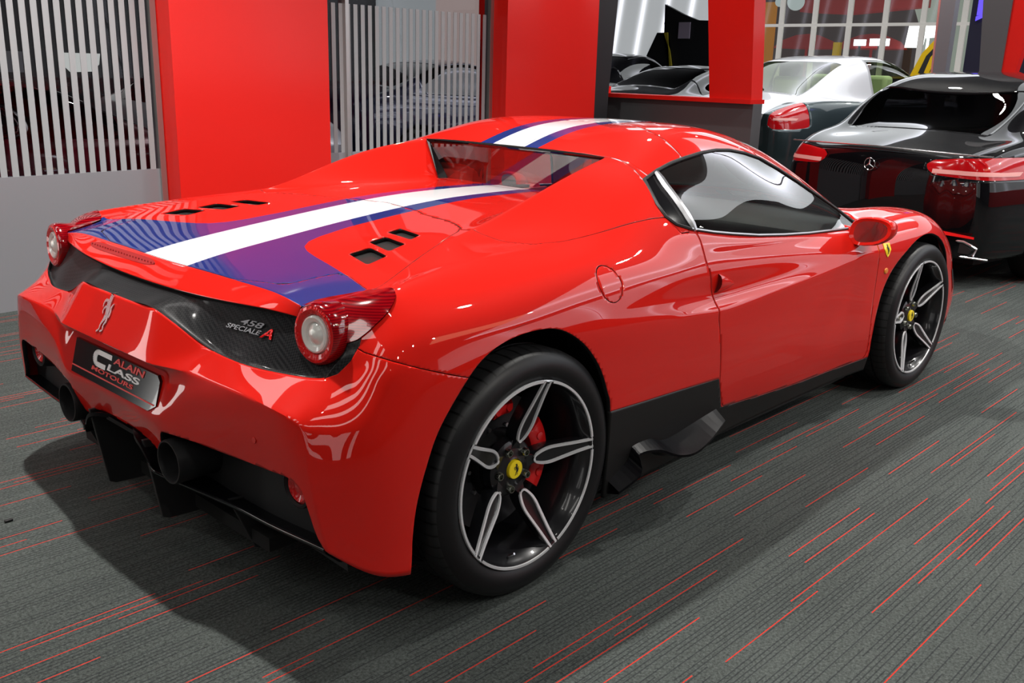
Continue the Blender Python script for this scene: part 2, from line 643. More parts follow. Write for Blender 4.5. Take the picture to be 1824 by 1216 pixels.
R_['I4'] = [(-0.505,0,0.847),(-0.425,0,0.863),(-0.33,0,0.877),(-0.2,0,0.893),(0,0,0.917),(0.2,0,0.937),(0.42,0,0.954),(0.66,0,0.959),(0.872,0,0.958),(1.1,0,1.172),(1.4,0,1.196),(1.8,0,1.175),(2.18,0,1.04),(2.6,0,0.845),(2.7,0,0.797),(2.88,0,0.755),(3.1,0,0.7),(3.55,0,0.555)]
ROOF8 = {'I0': (.888,.36,1.1115), 'I1': (.888,.25,1.1135), 'I2': (.888,.17,1.114), 'I3': (.888,.085,1.114), 'I4': (.888,0,1.1145)}
BELT = ['r1', 'r2', 'r3', 'r4', 'r5', 'r6', 'r7']
TOP = ['B', 'C', 'D', 'E', 'I0', 'I1', 'I2', 'I3', 'I4']
INN = ['I0', 'I1', 'I2', 'I3', 'I4']
CROW = [(-.708,0,.645),(-.707,.13,.645),(-.702,.27,.644),(-.668,.40,.641),(-.657,.55,.640),(-.648,.68,.636),(-.640,.77,.626)]
EROW = [(-.652,0,.767),(-.652,.12,.767),(-.648,.225,.765),(-.617,.40,.702),(-.605,.55,.688),(-.573,.66,.684),(-.548,.74,.686)]
BROW = [(-.698,0,.495),(-.698,.13,.495),(-.698,.295,.497),(-.68,.40,.54),(-.663,.55,.545),(-.648,.68,.54),(-.638,.78,.52)]
AROW = [(-.655,0,.37),(-.66,.13,.37),(-.672,.295,.37),(-.665,.40,.38),(-.64,.55,.38),(-.625,.68,.37),(-.618,.79,.34)]
B2ROW = [(-.662,0,.613),(-.662,.13,.613),(-.664,.285,.611)]
FROW = [(-.578,0,.803),(-.577,.13,.804),(-.573,.24,.806),(-.562,.40,.811),(-.537,.55,.815),(-.506,.655,.808)]
G1 = [(-.562,0,.798),(-.561,.13,.799),(-.557,.24,.80),(-.546,.40,.802),(-.523,.55,.803),(-.497,.66,.795),(-.478,.75,.775)]
G2 = [(-.592,0,.785),(-.592,.13,.785),(-.588,.24,.783),(-.566,.40,.752),(-.550,.55,.745),(-.527,.66,.74),(-.505,.75,.73)]
G3 = [(-.632,0,.770),(-.632,.12,.770),(-.628,.225,.768),(-.60,.40,.703),(-.588,.55,.69),(-.558,.66,.685),(-.535,.74,.685)]

CV, CF, CT, CC = [], [], [], {}
_vid = {}


def vid(p):
    k = (round(p[0], 5), round(p[1], 5), round(p[2], 5))
    if k not in _vid:
        _vid[k] = len(CV)
        CV.append(k)
    return _vid[k]


def quad(pts, t):
    ids = [vid(p) for p in pts]
    ids = [k for n, k in enumerate(ids) if k != ids[n - 1]]
    if len(ids) < 3:
        return
    CF.append(tuple(ids))
    CT.append(t)
    m = [vid((p[0], -p[1], p[2])) for p in pts]
    m = [k for n, k in enumerate(m) if k != m[n - 1]]
    CF.append(tuple(reversed(m)))
    CT.append(t)


def strip(a, b, t):
    """a lower row, b next row inward/upward; same length"""
    for j in range(len(a) - 1):
        tt = t(j) if callable(t) else t
        if tt is None:
            continue
        quad([a[j], b[j], b[j + 1], a[j + 1]], tt)


def crs(pts, w):
    for a, b in zip(pts[:-1], pts[1:]):
        for s in (1, -1):
            k = tuple(sorted((vid((a[0], s * a[1], a[2])), vid((b[0], s * b[1], b[2])))))
            CC[k] = w


# front fascia columns for the belt rows
topf = [R_[k][17] for k in TOP]
full = {}
for k in BELT:
    row = list(R_[k])
    if k != 'r7':
        z = row[17][2]
        zt = R_['r7'][17][2]
        dx = row[17][0] - R_['r7'][17][0]
        for n, p in enumerate(topf):
            zz = z if z < .5 else p[2] - (zt - z) * (1 - .3 * n / 8)
            row.append((p[0] + dx * (1 + .2 * n / 8) + .02, p[1], min(zz, p[2] - .02)))
    full[k] = row
full['r7'] = list(R_['r7']) + topf
T_BELT, T_FLANK, T_ROOF, T_WSC, T_RGL, T_DECK, T_HOOD, T_BAND, T_GRIL, T_SLOPE, T_LOWER, T_WIN = range(12)
for a, b in zip(BELT[:-1], BELT[1:]):
    strip(full[a], full[b], T_BELT)
strip(R_['r7'], R_['B'], T_BELT)


def tflank(lane):
    def f(j):
        if j >= 13:
            return T_HOOD
        if lane in (0, 1) and 7 <= j <= 12:
            return T_WIN
        if lane == 2 and 8 <= j <= 10:
            return T_ROOF
        return T_FLANK
    return f


for n, (a, b) in enumerate((('B', 'C'), ('C', 'D'), ('D', 'E'))):
    strip(R_[a], R_[b], tflank(n))
# inner lanes: deck (s0..s8), roof (s8r..s10/11), windscreen, bonnet
deck = {k: R_[k][:9] for k in INN}
front = {k: [ROOF8[k]] + R_[k][9:] for k in INN}


def tin(j):
    return T_ROOF if j < 3 else (T_WSC if j < 5 else T_HOOD)


strip(R_['E'][:9], deck['I0'], T_DECK)
strip([R_['E'][8]] + R_['E'][9:], front['I0'], tin)
for a, b in zip(INN[:-1], INN[1:]):
    strip(deck[a], deck[b], T_DECK)
    strip(front[a], front[b], tin)
    quad([deck[a][8], front[a][0], front[b][0], deck[b][8]], T_RGL)
quad([R_['E'][8], R_['E'][8], front['I0'][0], deck['I0'][8]], T_RGL)
# rear: rows of columns from the centre outwards
lipr = [R_[k][0] for k in reversed(INN)] + [R_['E'][0]]


def rstrip(a, b, t):
    for j in range(min(len(a), len(b)) - 1):
        quad([a[j], b[j], b[j + 1], a[j + 1]], t)


rstrip(FROW, lipr, T_BAND)
AR = AROW + [R_['r1'][0]]
BR = BROW + [R_['r2'][0]]
CR = CROW + [R_['r3'][0]]
ER = EROW + [R_['r4'][0]]
rstrip(AR, BR, T_LOWER)
rstrip(BR[2:], CR[2:], T_LOWER) if False else rstrip(BR[3:], CR[3:], T_LOWER)
rstrip(BR[:3], B2ROW, T_LOWER)
rstrip(B2ROW, CR[:3], T_LOWER)
quad([BR[2], B2ROW[2], CR[3], BR[3]], T_LOWER)
quad([B2ROW[2], CR[2], CR[3], CR[3]], T_LOWER)
crs(B2ROW, .8)
crs([CR[2], B2ROW[2], BR[2]], .7)
crs(BR[:3], .5)
rstrip(CR[:3], ER[:3], T_SLOPE)
rstrip(CR[3:], ER[3:], T_SLOPE)
quad([CR[2], ER[2], ER[3], ER[3]], T_SLOPE)
quad([CR[2], ER[3], CR[3], CR[3]], T_SLOPE)
crs([CR[2], ER[2]], .4)
crs([CR[2], ER[3]], .35)
crs(lipr, .75)
crs(FROW, 1)
crs(CR, .85)
crs([R_['r1'][0], R_['r2'][0], R_['r3'][0]], .65)
crs(ER, 1)
crs(R_['r4'][7:13], .55)
crs(R_['E'][2:9], .6)
crs(R_['D'][10:14], .4)
crs([front[k][0] for k in INN] + [R_['E'][8]], 1)
crs([deck[k][8] for k in INN] + [R_['E'][8]], 1)
crs([R_['r3'][0], R_['r4'][0]], .3)
bV, bF, bT = cc_surface(CV, CF, CT, CC, LEVEL, 4)
body = Surf(bV, [tuple(f) for f in bF.tolist()], bT.tolist())
# ------------------------------------------------------------------ red car: panels
CAR = empty('sports_car')
tag(CAR, 'glossy red two-seat sports car with white and blue stripes, parked in the foreground', 'car')
ABS = lambda V: np.column_stack([V[:, 0], np.abs(V[:, 1]), V[:, 2]])


def only(s, tags):
    return s.sub([t in tags for t in s.T]), s.sub([t not in tags for t in s.T])


def sym(fn):
    return lambda V: fn(ABS(V))


def both(*fs):
    return lambda V: np.min([f(V) for f in fs], axis=0)


G = 0.0020
wsc, body = only(body, {T_WSC})
rgl, body = only(body, {T_RGL})
# wheel arches
ra = [(-.45,.0),(-.423,.223),(-.419,.308),(-.407,.393),(-.377,.484),(-.332,.572),(-.239,.674),(-.17,.719),(-.089,.742),(.013,.748),(.1,.733),(.188,.680),(.262,.60),(.308,.511),(.326,.45),(.336,.19),(.336,.0)]
fa = [(2.205,.0),(2.20,.234),(2.178,.317),(2.170,.432),(2.203,.549),(2.301,.646),(2.47,.712),(2.638,.730),(2.784,.692),(2.902,.612),(2.99,.50),(3.04,.38),(3.06,.26),(3.06,0)]


def smoothpoly(p, n=5):
    return spline(p, n, False)


far = both(polyfield(smoothpoly(ra)), lambda V: np.abs(V[:, 1]) - .5)
faf = both(polyfield(smoothpoly(fa)), lambda V: np.abs(V[:, 1]) - .5)
_, body = body.clip(far)
_, body = body.clip(faf)
# side windows
wp = [(.848,1.051),(.95,1.072),(1.054,1.090),(1.152,1.102),(1.286,1.114),(1.405,1.118),(1.514,1.113),(1.627,1.097),(1.73,1.073),(1.82,1.03),(1.90,.978),(1.98,.918),(2.05,.862),(2.105,.815),(2.125,.802),(2.0,.803),(1.856,.810),(1.623,.822),(1.429,.836),(1.251,.852),(1.087,.873),(.971,.890),(.854,.911),(.79,.93),(.768,.952),(.775,.985)]
fwin = both(polyfield(wp), lambda V: np.abs(V[:, 1]) - .5, lambda V: V[:, 2] - .77)
win, body = body.clip(fwin)
# tail lamp lens openings
lens_plan = [(-.56,.60),(-.495,.668),(-.467,.667),(-.429,.679),(-.367,.71),(-.344,.757),(-.333,.805),(-.33,1.0),(-.56,1.0)]
lens_low = [(-.56,.76),(-.50,.762),(-.466,.780),(-.448,.795),(-.425,.814),(-.395,.835),(-.35,.865),(-.335,.877),(-.33,.95),(-.56,.95)]
flens = both(sym(polyfield(lens_plan, (0, 1))), polyfield(lens_low))
_keep = [t in (T_BELT, T_FLANK, T_DECK) for t in body.T]
top_, rest_ = body.sub(_keep), body.sub([not k for k in _keep])
lens, top_ = top_.clip(flens)
bay = [(.70,.66),(.74,.684),(.785,.690),(.815,.705),(.833,.735),(.838,.77),(.83,.80),(.70,.80)]
fbay = both(sym(polyfield(bay, (1, 2))), lambda V: -.40 - V[:, 0])
bayS, top_ = top_.clip(fbay)
body = merge(top_, rest_)
# fuel flap (right side only)
ff = lambda V: np.where(V[:, 1] < 0, .052 - np.hypot(V[:, 0] - .343, (V[:, 2] - .815) * 1.05), -1.)
flap, body = body.clip(off(ff, 0))
flap, _ = flap.clip(off(ff, G * 1.2))
# rear bumper
bp = [(-1,-.2),(.0,-.2),(.0,.60),(-.239,.674),(-.299,.694),(-.372,.720),(-.43,.742),(-.466,.757),(-.475,.768),(-1,.775)]
fb = polyfield(bp)
bumper, body = body.clip(fb)
bumper, _ = bumper.clip(off(fb, G))
low = spline([(0,.40),(.10,.403),(.19,.39),(.225,.365),(.255,.40),(.275,.445),(.30,.461),(.40,.464),(.55,.463),(.70,.466),(.775,.470),(.815,.455),(.832,.42),(.842,.386),(.855,.345),(.872,.32),(.89,.30)], 4, False)
LX = np.array([p[0] for p in low])
LZ = np.array([p[1] for p in low])
low_s, bumper = only(bumper, {T_LOWER})
low_s, _ = low_s.clip(lambda V: V[:, 2] - np.interp(np.abs(V[:, 1]), LX, LZ))
bumper = merge(low_s, bumper)
# doors
dp = [(.883,.93),(.874,.86),(.872,.815),(.882,.768),(.903,.69),(.902,.622),(.921,.561),(.937,.48),(.952,.407),(.975,.35),(1.01,.292),(1.027,.288),(1.28,.264),(1.595,.243),(1.981,.233),(2.16,.232),(2.175,.26),(2.15,.335),(2.128,.43),(2.12,.50),(2.118,.60),(2.11,.70),(2.105,.77),(2.12,.81),(1.9,.9)]
fd = both(polyfield(dp), lambda V: np.abs(V[:, 1]) - .6)
_k = [t in (T_BELT, T_FLANK, T_WIN) for t in body.T]
a_, b_ = body.sub(_k), body.sub([not k for k in _k])
door, a_ = a_.clip(fd)
door, _ = door.clip(off(fd, G))
body = merge(a_, b_)
doorR, doorL = door.clip(lambda V: -V[:, 1])
# dark sills
sp = [(.2,.0),(.2,.455),(.326,.45),(.508,.438),(.666,.429),(.948,.409),(.975,.35),(1.005,.29),(1.28,.262),(1.595,.241),(1.981,.231),(2.3,.230),(2.3,.0)]
fsill = both(polyfield(sp), lambda V: np.abs(V[:, 1]) - .6)
sill, body = body.clip(fsill)
sillR, sillL = sill.clip(lambda V: -V[:, 1])
# engine cover and tonneau
cp = [(.305,-.3),(.300,.0),(.271,.196),(.251,.241),(.239,.312),(.227,.384),(.205,.443),(.178,.491),(.135,.529),(.064,.561),(-.018,.603),(-.198,.676),(-.30,.716),(-.345,.735),(-.40,.715),(-.47,.70),(-.56,.69),(-.8,.66),(-.8,-.3)]
fc = both(sym(polyfield(cp, (0, 1))), lambda V: V[:, 2] - .775)
cover, body = body.clip(fc)
cover, _ = cover.clip(off(fc, G))
tp = [(.305,-.3),(.300,.0),(.271,.196),(.251,.241),(.239,.312),(.227,.384),(.205,.443),(.178,.491),(.158,.515),(.165,.58),(.19,.66),(.24,.73),(.324,.762),(.5,.786),(.647,.802),(.766,.814),(.79,.86),(.84,.86),(.85,.651),(.872,.604),(.8895,.53),(.8895,.0),(.8895,-.3)]
ft = both(sym(polyfield(tp, (0, 1))), lambda V: V[:, 2] - .895)
tonneau, body = body.clip(ft)
tonneau, _ = tonneau.clip(off(ft, G))
# roof panels
seamx = lambda y: np.interp(y, [0, .22, .43, .528, .60, .66], [1.335, 1.30, 1.195, 1.167, 1.150, 1.14])
froof = lambda V: np.min([V[:, 0] - .889, 1.735 - V[:, 0], V[:, 2] - 1.04, V[:, 2] - .8], axis=0)
_k = [t in (T_ROOF, T_FLANK, T_WIN) for t in body.T]
a_, b_ = body.sub(_k), body.sub([not k for k in _k])
roofs, a_ = a_.clip(froof)
body = merge(a_, b_)
roofs, _ = roofs.clip(off(froof, G * .6))
fseam = lambda V: V[:, 0] - seamx(np.abs(V[:, 1]))
roof_f, roof_r = roofs.clip(fseam)
roof_f, _ = roof_f.clip(off(fseam, G * .7))
_, roof_r = roof_r.clip(lambda V: fseam(V) + G * .7)
# bonnet
hp = [(3.30,-.3),(3.30,.0),(3.22,.25),(3.05,.42),(2.75,.50),(2.5,.56),(2.33,.66),(2.44,.45),(2.56,.28),(2.62,.1),(2.63,0),(2.63,-.3)]
fh = both(sym(polyfield(hp, (0, 1))), lambda V: V[:, 2] - .5)
hood, body = body.clip(fh)
hood, _ = hood.clip(off(fh, G))


# stripes: |y| limits as functions of x
def wblue(V):
    x, y = V[:, 0], np.abs(V[:, 1])
    w = np.interp(x, [-.2, -.12, 0, .3, .6, .87, .9, 3.6], [.235, .205, .185, .178, .152, .148, .148, .148])
    f1 = np.where(x > .88, .148, w) - y
    # flared part over the tail
    k = np.array([(-.17,.221),(-.215,.262),(-.24,.31),(-.262,.38),(-.30,.53),(-.332,.665),(-.348,.736)])
    xr = np.interp(y, k[:, 1], k[:, 0], left=5, right=-.35)
    f2 = np.where(y > .221, xr - x, -1.)
    f2 = np.where((y > .2211) | (x > -.171), f2, 1.)
    return np.where(x > -.17, f1, np.where(y < .221, .02, f2))


def wwhite(V):
    x, y = V[:, 0], np.abs(V[:, 1])
    return np.interp(x, [-.6, -.5, -.2, 0, .3, .6, .87, .9, 3.6], [.122, .121, .115, .108, .102, .092, .082, .082, .082]) - y


def stripe(s, band=None):
    s.T = [1 if t == T_BAND else 0 for t in s.T]
    keep, s2 = s.sub([t == 1 for t in s.T]), s.sub([t == 0 for t in s.T])
    bl, rd = s2.clip(wblue)
    wh, bl = bl.clip(wwhite)
    bl.T = [1] * len(bl.T)
    wh.T = [2] * len(wh.T)
    rd.T = [0] * len(rd.T)
    keep.T = [0] * len(keep.T)
    return merge(keep, rd, bl, wh)


ST = [RED, BLUE, WHITE]
vents = []
for c4 in ([(-.192,-.441),(-.114,-.447),(-.144,-.546),(-.227,-.566)], [(-.075,-.378),(-.021,-.37),(-.047,-.508),(-.117,-.524)], [(.026,-.335),(.077,-.329),(.048,-.466),(-.003,-.493)]):
    pass
VQ = [[(-.195,.435),(-.118,.44),(-.146,.552),(-.230,.566)], [(-.088,.388),(-.018,.385),(-.044,.508),(-.122,.524)], [(.014,.345),(.075,.34),(.046,.466),(-.012,.488)]]


def roundq(q, r=.18):
    out = []
    for i in range(4):
        p, a, b = np.array(q[i]), np.array(q[i - 1]), np.array(q[(i + 1) % 4])
        p1, p2 = p + (a - p) * r, p + (b - p) * r
        for t in np.linspace(0, 1, 5):
            out.append(tuple((1 - t) ** 2 * p1 + 2 * t * (1 - t) * p + t * t * p2))
    return out


for q in VQ:
    _, cover = cover.clip(both(sym(polyfield(roundq(q), (0, 1))), lambda V: V[:, 2] - .6))
ORed = lambda s: setattr(s, 'T', [0] * len(s.T))
fsp = lambda V: (V[:, 0] - np.interp(np.abs(V[:, 1]), [0, .33, .36, .398, .43, .50, .525, .537, .545, .56, .60, .665, .74], [-.5035, -.500, -.497, -.486, -.478, -.460, -.44, -.40, -.36, -.318, -.313, -.330, -.347])) / np.where((np.abs(V[:, 1]) > .50) & (np.abs(V[:, 1]) < .565), 4.0, 1.0)
cover, spoil = cover.clip(fsp)
cover, _ = cover.clip(off(fsp, .0008))
_, spoil = spoil.clip(lambda V: fsp(V) + .0008)
spoil_o = stripe(spoil).build('rear_spoiler', ST, CAR, .010)
cover_o = stripe(cover).build('engine_cover', ST, CAR, .012)
ton_o = stripe(tonneau).build('tonneau_cover', ST, CAR, .012)


def pins(s):
    a_, b_ = s.clip(lambda V: .0018 - np.abs(np.abs(V[:, 1]) - .068))
    a_.T = [3 if t == 2 else t for t in a_.T]
    return merge(a_, b_)


pins(stripe(roof_r)).build('roof_panel', ST + [BLACKM], CAR, .02)
pins(stripe(roof_f)).build('roof_panel', ST + [BLACKM], CAR, .02)
hood_o = stripe(hood).build('bonnet', ST, CAR, .012)
for s_, n_, t_ in ((body, 'body_shell', .014), (bumper, 'rear_bumper', .014), (doorR, 'door', .02), (doorL, 'door', .02), (flap, 'fuel_flap', .008)):
    s_.T = [0] * len(s_.T)
    o_ = s_.build(n_, RED, CAR, t_)
    if n_ == 'rear_bumper':
        BUMPER = o_
    if n_ == 'door' and s_ is doorR:
        DOOR_R = o_
    if n_ == 'door' and s_ is doorL:
        DOOR_L = o_
for s_ in (sillR, sillL):
    s_.T = [0] * len(s_.T)
    s_.build('side_sill', SATIN, CAR, .012)
bayS.T = [0] * len(bayS.T)
for sg in (1, -1):
    b1, _ = bayS.clip(lambda V: V[:, 1] * sg)
    b1, _ = b1.clip(lambda V: -.44 - V[:, 0])
    b1, _ = b1.clip(lambda V: .81 - V[:, 2])
    b1 = b1.largest()
    b1.build('lamp_surround', CARBON, CAR, .01)
# glass
for s_, n_ in ((wsc, 'windscreen'),):
    s_.T = [0] * len(s_.T)
    s_.build(n_, TINT if n_ == 'rear_window' else GLASS, CAR, 0)
win.T = [0] * len(win.T)
g = MB()
NY = 13
rows_ = []
for t in np.linspace(0, 1, 5):
    r0 = []
    for u_ in np.linspace(-1, 1, NY):
        y = u_ * (.366 * (1 - t) + .452 * t)
        r0.append((.918 - .026 * t, y, .9565 + (1.101 - .006 * u_ * u_ - .9565) * t))
    rows_.append(r0)
g.add([p for r0 in rows_ for p in r0], [(i * NY + j, i * NY + j + 1, (i + 1) * NY + j + 1, (i + 1) * NY + j) for i in range(4) for j in range(NY - 1)])
g.build('rear_window', TINT, CAR)
g = MB()
for sg in (-1, 1):
    g.add([(.872, sg * .372, .956), (.889, sg * .463, 1.107), (.893, sg * .450, 1.099), (.919, sg * .365, .9565)], [(0, 1, 2, 3)])
g.add([(.885, .46, 1.107), (.885, -.46, 1.107), (.90, -.44, 1.095), (.90, .44, 1.095)], [(0, 1, 2, 3)])
g.build('window_seal', BLACKG, CAR, smooth=False)
g = MB()
for ya, yb, mm in ((-.37, -.148, 0), (-.148, -.082, 1), (-.082, .082, 2), (.082, .148, 1), (.148, .37, 0)):
    g.add([(.870, ya, .9575), (.870, yb, .9575), (.922, yb, .9555), (.922, ya, .9555)], [(0, 1, 2, 3)], mm)
g.build('window_ledge', ST, CAR, smooth=False)
DIV = lambda V: V[:, 0] - np.interp(V[:, 2], [.90, .947, .983, 1.025, 1.068], [.870, .874, .884, .90, .935])
wA, wB = win.clip(DIV)
for sgn in (-1, 1):
    g_, _ = wA.clip(lambda V: V[:, 1] * sgn)
    g_.build('side_window', GLASS, CAR, 0)
    g_, _ = wB.clip(lambda V: V[:, 1] * sgn)
    g_.build('quarter_window', BLACKG, CAR, 0)


def surf_tube(fnpts, r, name, m, parent, n=8, closed=False, flat=1.0):
    b = MB()
    for P in fnpts:
        b.tube(P, r, n, 0, closed, True, flat)
    return b.build(name, m, parent)


# ---- projection helpers onto the untouched surface
from mathutils.bvhtree import BVHTree
_tree = BVHTree.FromPolygons([Vector(v) for v in bV], bF.tolist())


def onsurf(p, d, lift=0.0):
    h = _tree.ray_cast(Vector(p), Vector(d).normalized())
    if h[0] is None:
        return Vector(p)
    n = h[1]
    if n.dot(Vector(d)) > 0:
        n = -n
    return h[0] + n * lift


# window trims (right and left)
for sg in (-1, 1):
    P = [onsurf((x, sg * 3, z), (0, -sg, 0), .002) for x, z in wp]
    b = MB()
    b.tube(P, .006, 6, 0, True)
    b.build('window_trim', BLACKM, CAR)
    Pb = [onsurf((x, sg * 3, z), (0, -sg, 0), .004) for x, z in wp[14:23]]
    b = MB()
    b.tube(Pb, .0045, 6)
    b.build('window_trim', STEEL, CAR)
    # pillar strip dividing door glass from the quarter panel
    b = MB()
    Pd = [onsurf((np.interp(z, [.90, .947, .983, 1.025, 1.068], [.870, .874, .884, .90, .935]), sg * 3, z), (0, -sg, 0), .004) for z in np.linspace(.903, 1.064, 10)]
    b.tube(Pd, [.007, .012] + [.013] * 7 + [.010], 6)
    b.build('pillar_trim', STEEL, CAR)

# ---- tail lamps
LENSM = mat('tail_lens', (0.35, 0.0, 0.004), 0.12, 0.0, 1.0, 0.01, emit=(0.5, 0.0, 0.0), estr=0.05)
nt, b_n, N_, L_ = nodes(LENSM)
_tc = N_.new('ShaderNodeTexCoord')
_wv = N_.new('ShaderNodeTexWave')
_wv.bands_direction = 'Z'
_wv.inputs['Scale'].default_value = 55
_cr = N_.new('ShaderNodeValToRGB')
_cr.color_ramp.elements[0].color = (.11, 0, .003, 1)
_cr.color_ramp.elements[1].color = (.26, .002, .005, 1)
L_.new(_tc.outputs['Object'], _wv.inputs[0])
L_.new(_wv.outputs['Fac'], _cr.inputs[0])
L_.new(_cr.outputs[0], b_n.inputs['Base Color'])
LEDRED = mat('led_ring_red', (0.62, 0.006, 0.006), 0.18, 0.0, 0.8, 0.03)
nt, b_n, N_, L_ = nodes(LEDRED)
_vo = N_.new('ShaderNodeTexVoronoi')
_vo.inputs['Scale'].default_value = 130
_tc = N_.new('ShaderNodeTexCoord')
_bp = N_.new('ShaderNodeBump')
_bp.inputs['Strength'].default_value = 0.6
_bp.inputs['Distance'].default_value = 0.004
L_.new(_tc.outputs['Object'], _vo.inputs[0])
L_.new(_vo.outputs['Distance'], _bp.inputs['Height'])
L_.new(_bp.outputs[0], b_n.inputs['Normal'])
FROST = mat('frosted_white_lens', (0.75, 0.76, 0.72), 0.15, 0.0, 0.6, 0.03)
lens.T = [0] * len(lens.T)
for sg in (-1, 1):
    ls, _ = lens.clip(lambda V: V[:, 1] * sg)
    lo = ls.build('tail_lamp', LENSM, CAR, 0)
    dm = lo.modifiers.new('lift', 'DISPLACE')
    dm.strength = .005
    dm.mid_level = 0
    C = Vector((-.520, sg * .738, .785))
    nrm = Vector((-1, -sg * -.06, .06)).normalized()
    nrm = Vector((-1, sg * .10, .05)).normalized()
    xa = Vector((0, 0, 1)).cross(nrm).normalized()
    mt = frame(C, xa, nrm.cross(xa))   # local z = nrm

    def lat(prof, name, m, parent, c=C, mt=mt, seg=48):
        bb = MB()
        bb.lathe([(h, r) for h, r in prof], seg, 'z')
        bb.V = [tuple(mt @ Vector(v)) for v in bb.V]
        return bb.build(name, m, parent)
    lat([(-.15, .060), (-.12, .070), (-.035, .0735), (-.03, .0745), (-.012, .0745), (.0, .072), (.004, .068), (.004, .066)], 'lamp_barrel', LENSM, lo)
    lat([(.004, .067), (.006, .060), (.002, .049), (-.004, .0455)], 'led_ring', LEDRED, lo)
    lat([(-.004, .046), (.003, .0440), (.005, .040), (.001, .030), (-.004, .027), (.004, .018), (.009, .008), (.010, 0.0)], 'reversing_light', FROST, lo)
# high brake light in the spoiler band
BR = mat('brake_light_red', (0.30, 0.004, 0.004), 0.4, 0.0, .1)
bl = MB()


def bandpt(y, t, lift=0.0):
    ys = [p[1] for p in FROW]
    f = Vector((float(np.interp(y, ys, [p[0] for p in FROW])), y, float(np.interp(y, ys, [p[2] for p in FROW]))))
    g = Vector((-.5035, y, .8475))
    n = Vector((-.045, 0, .075)).normalized() * -1
    n = Vector((-.86, 0, -.0)).normalized()
    return f.lerp(g, t) + n * lift


# ---- recessed black grille panel across the tail
gr = {'V': [], 'F': []}
CV, CF, CT, CC = [], [], [], {}
_vid = {}
Fx = FROW + [(-.49,.745,.795), (-.475,.80,.80)]
G1x = G1 + [(-.462,.80,.778)]
G2x = G2 + [(-.487,.80,.745)]
G3x = G3 + [(-.517,.79,.698)]
Ex = EROW + [(-.53,.785,.693)]
for a, b in ((Ex, G3x), (G3x, G2x), (G2x, G1x), (G1x, Fx)):
    rstrip(a, b, 0)
crs(Ex, 1)
crs(Fx, 1)
gV, gF, gT = cc_surface(CV, CF, CT, CC, 3, 3)
gs = Surf(gV, [tuple(f) for f in gF.tolist()], gT.tolist())
GRILLE = gs.build('grille_panel', CARBON, CAR, 0)
_gt = BVHTree.FromPolygons([Vector(v) for v in gV], gF.tolist())


def ongr(y, z, lift=.002):
    h = _gt.ray_cast(Vector((-2, y, z)), Vector((1, 0, 0)))
    return (h[0] if h[0] is not None else Vector((-.55, y, z))) + Vector((-lift, 0, 0))


# brake light and lip details follow the spoiler band
def onband(y, z, lift=.001):
    return onsurf((-2, y, z), (1, 0, 0), lift)


b = MB()
yy = np.linspace(.02, .44, 24)
Vv = []
for y in yy:
    e = .006 * (abs((y - .23) / .21) ** 8)
    zt, zb = .8425 - e, .8275 + e
    Vv.append((onband(y, zt), onband(y, zb)))
for i in range(len(yy) - 1):
    b.add([Vv[i][0], Vv[i][1], Vv[i + 1][1], Vv[i + 1][0]], [(0, 1, 2, 3)])
for i in range(0, 23):
    p = (Vv[i][0] + Vv[i][1]) / 2
    b.lathe([(-.0015, .004), (-.003, .002), (-.0032, 0)], 8, 'x', tuple(p))
b.build('brake_light', BR, spoil_o)

# ---- horse emblem from flat strokes
HORSE = [([(-.10,.93),(-.04,.965),(.03,.97)], [.012,.03,.03]), ([(.03,.975),(.06,.90),(.05,.80),(.02,.70)], [.03,.055,.065,.07]),
         ([(.02,.76),(.05,.64),(.09,.52),(.10,.44)], [.06,.075,.07,.06]), ([(.0,.74),(-.12,.77),(-.20,.70),(-.19,.60)], [.035,.03,.022,.018]),
         ([(.0,.64),(-.10,.60),(-.13,.52),(-.10,.46)], [.03,.024,.018,.014]), ([(.08,.46),(.03,.34),(-.03,.24),(-.04,.12),(-.14,.06)], [.055,.04,.024,.018,.02]),
         ([(.12,.46),(.17,.34),(.11,.24),(.13,.13),(.04,.09)], [.05,.035,.022,.018,.02]), ([(.14,.50),(.22,.44),(.23,.54),(.20,.64),(.27,.74)], [.02,.022,.03,.028,.012]),
         ([(.05,.97),(.07,1.03)], [.014,.006])]


def horse(name, m, parent, fn, size, thick=.004, flip=1):
    b = MB()
    for P, W in HORSE:
        P2 = spline([(x, z, w) for (x, z), w in zip(P, W)], 4, False)
        L, Rr = [], []
        for i, (x, z, w) in enumerate(P2):
            a_ = P2[max(i - 1, 0)]
            c_ = P2[min(i + 1, len(P2) - 1)]
            tx, tz = c_[0] - a_[0], c_[1] - a_[1]
            l = math.hypot(tx, tz) or 1
            nx, nz = -tz / l, tx / l
            w *= 1.12
            L.append((x + nx * w, z + nz * w))
            Rr.append((x - nx * w, z - nz * w))
        for i in range(len(L) - 1):
            q = [L[i], L[i + 1], Rr[i + 1], Rr[i]]
            lo_ = [fn(flip * u * size, (v - .5) * size, 0) for u, v in q]
            hi_ = [fn(flip * u * size, (v - .5) * size, thick) for u, v in q]
            b.add(lo_ + hi_, [(4, 5, 6, 7), (0, 1, 5, 4), (1, 2, 6, 5), (2, 3, 7, 6), (3, 0, 4, 7)])
    return b.build(name, m, parent)


horse('horse_emblem', CHROME, BUMPER, lambda u, v, t: onsurf((-2, .02 - u, .716 + v), (1, 0, 0), .001 + t), .116, .0025)
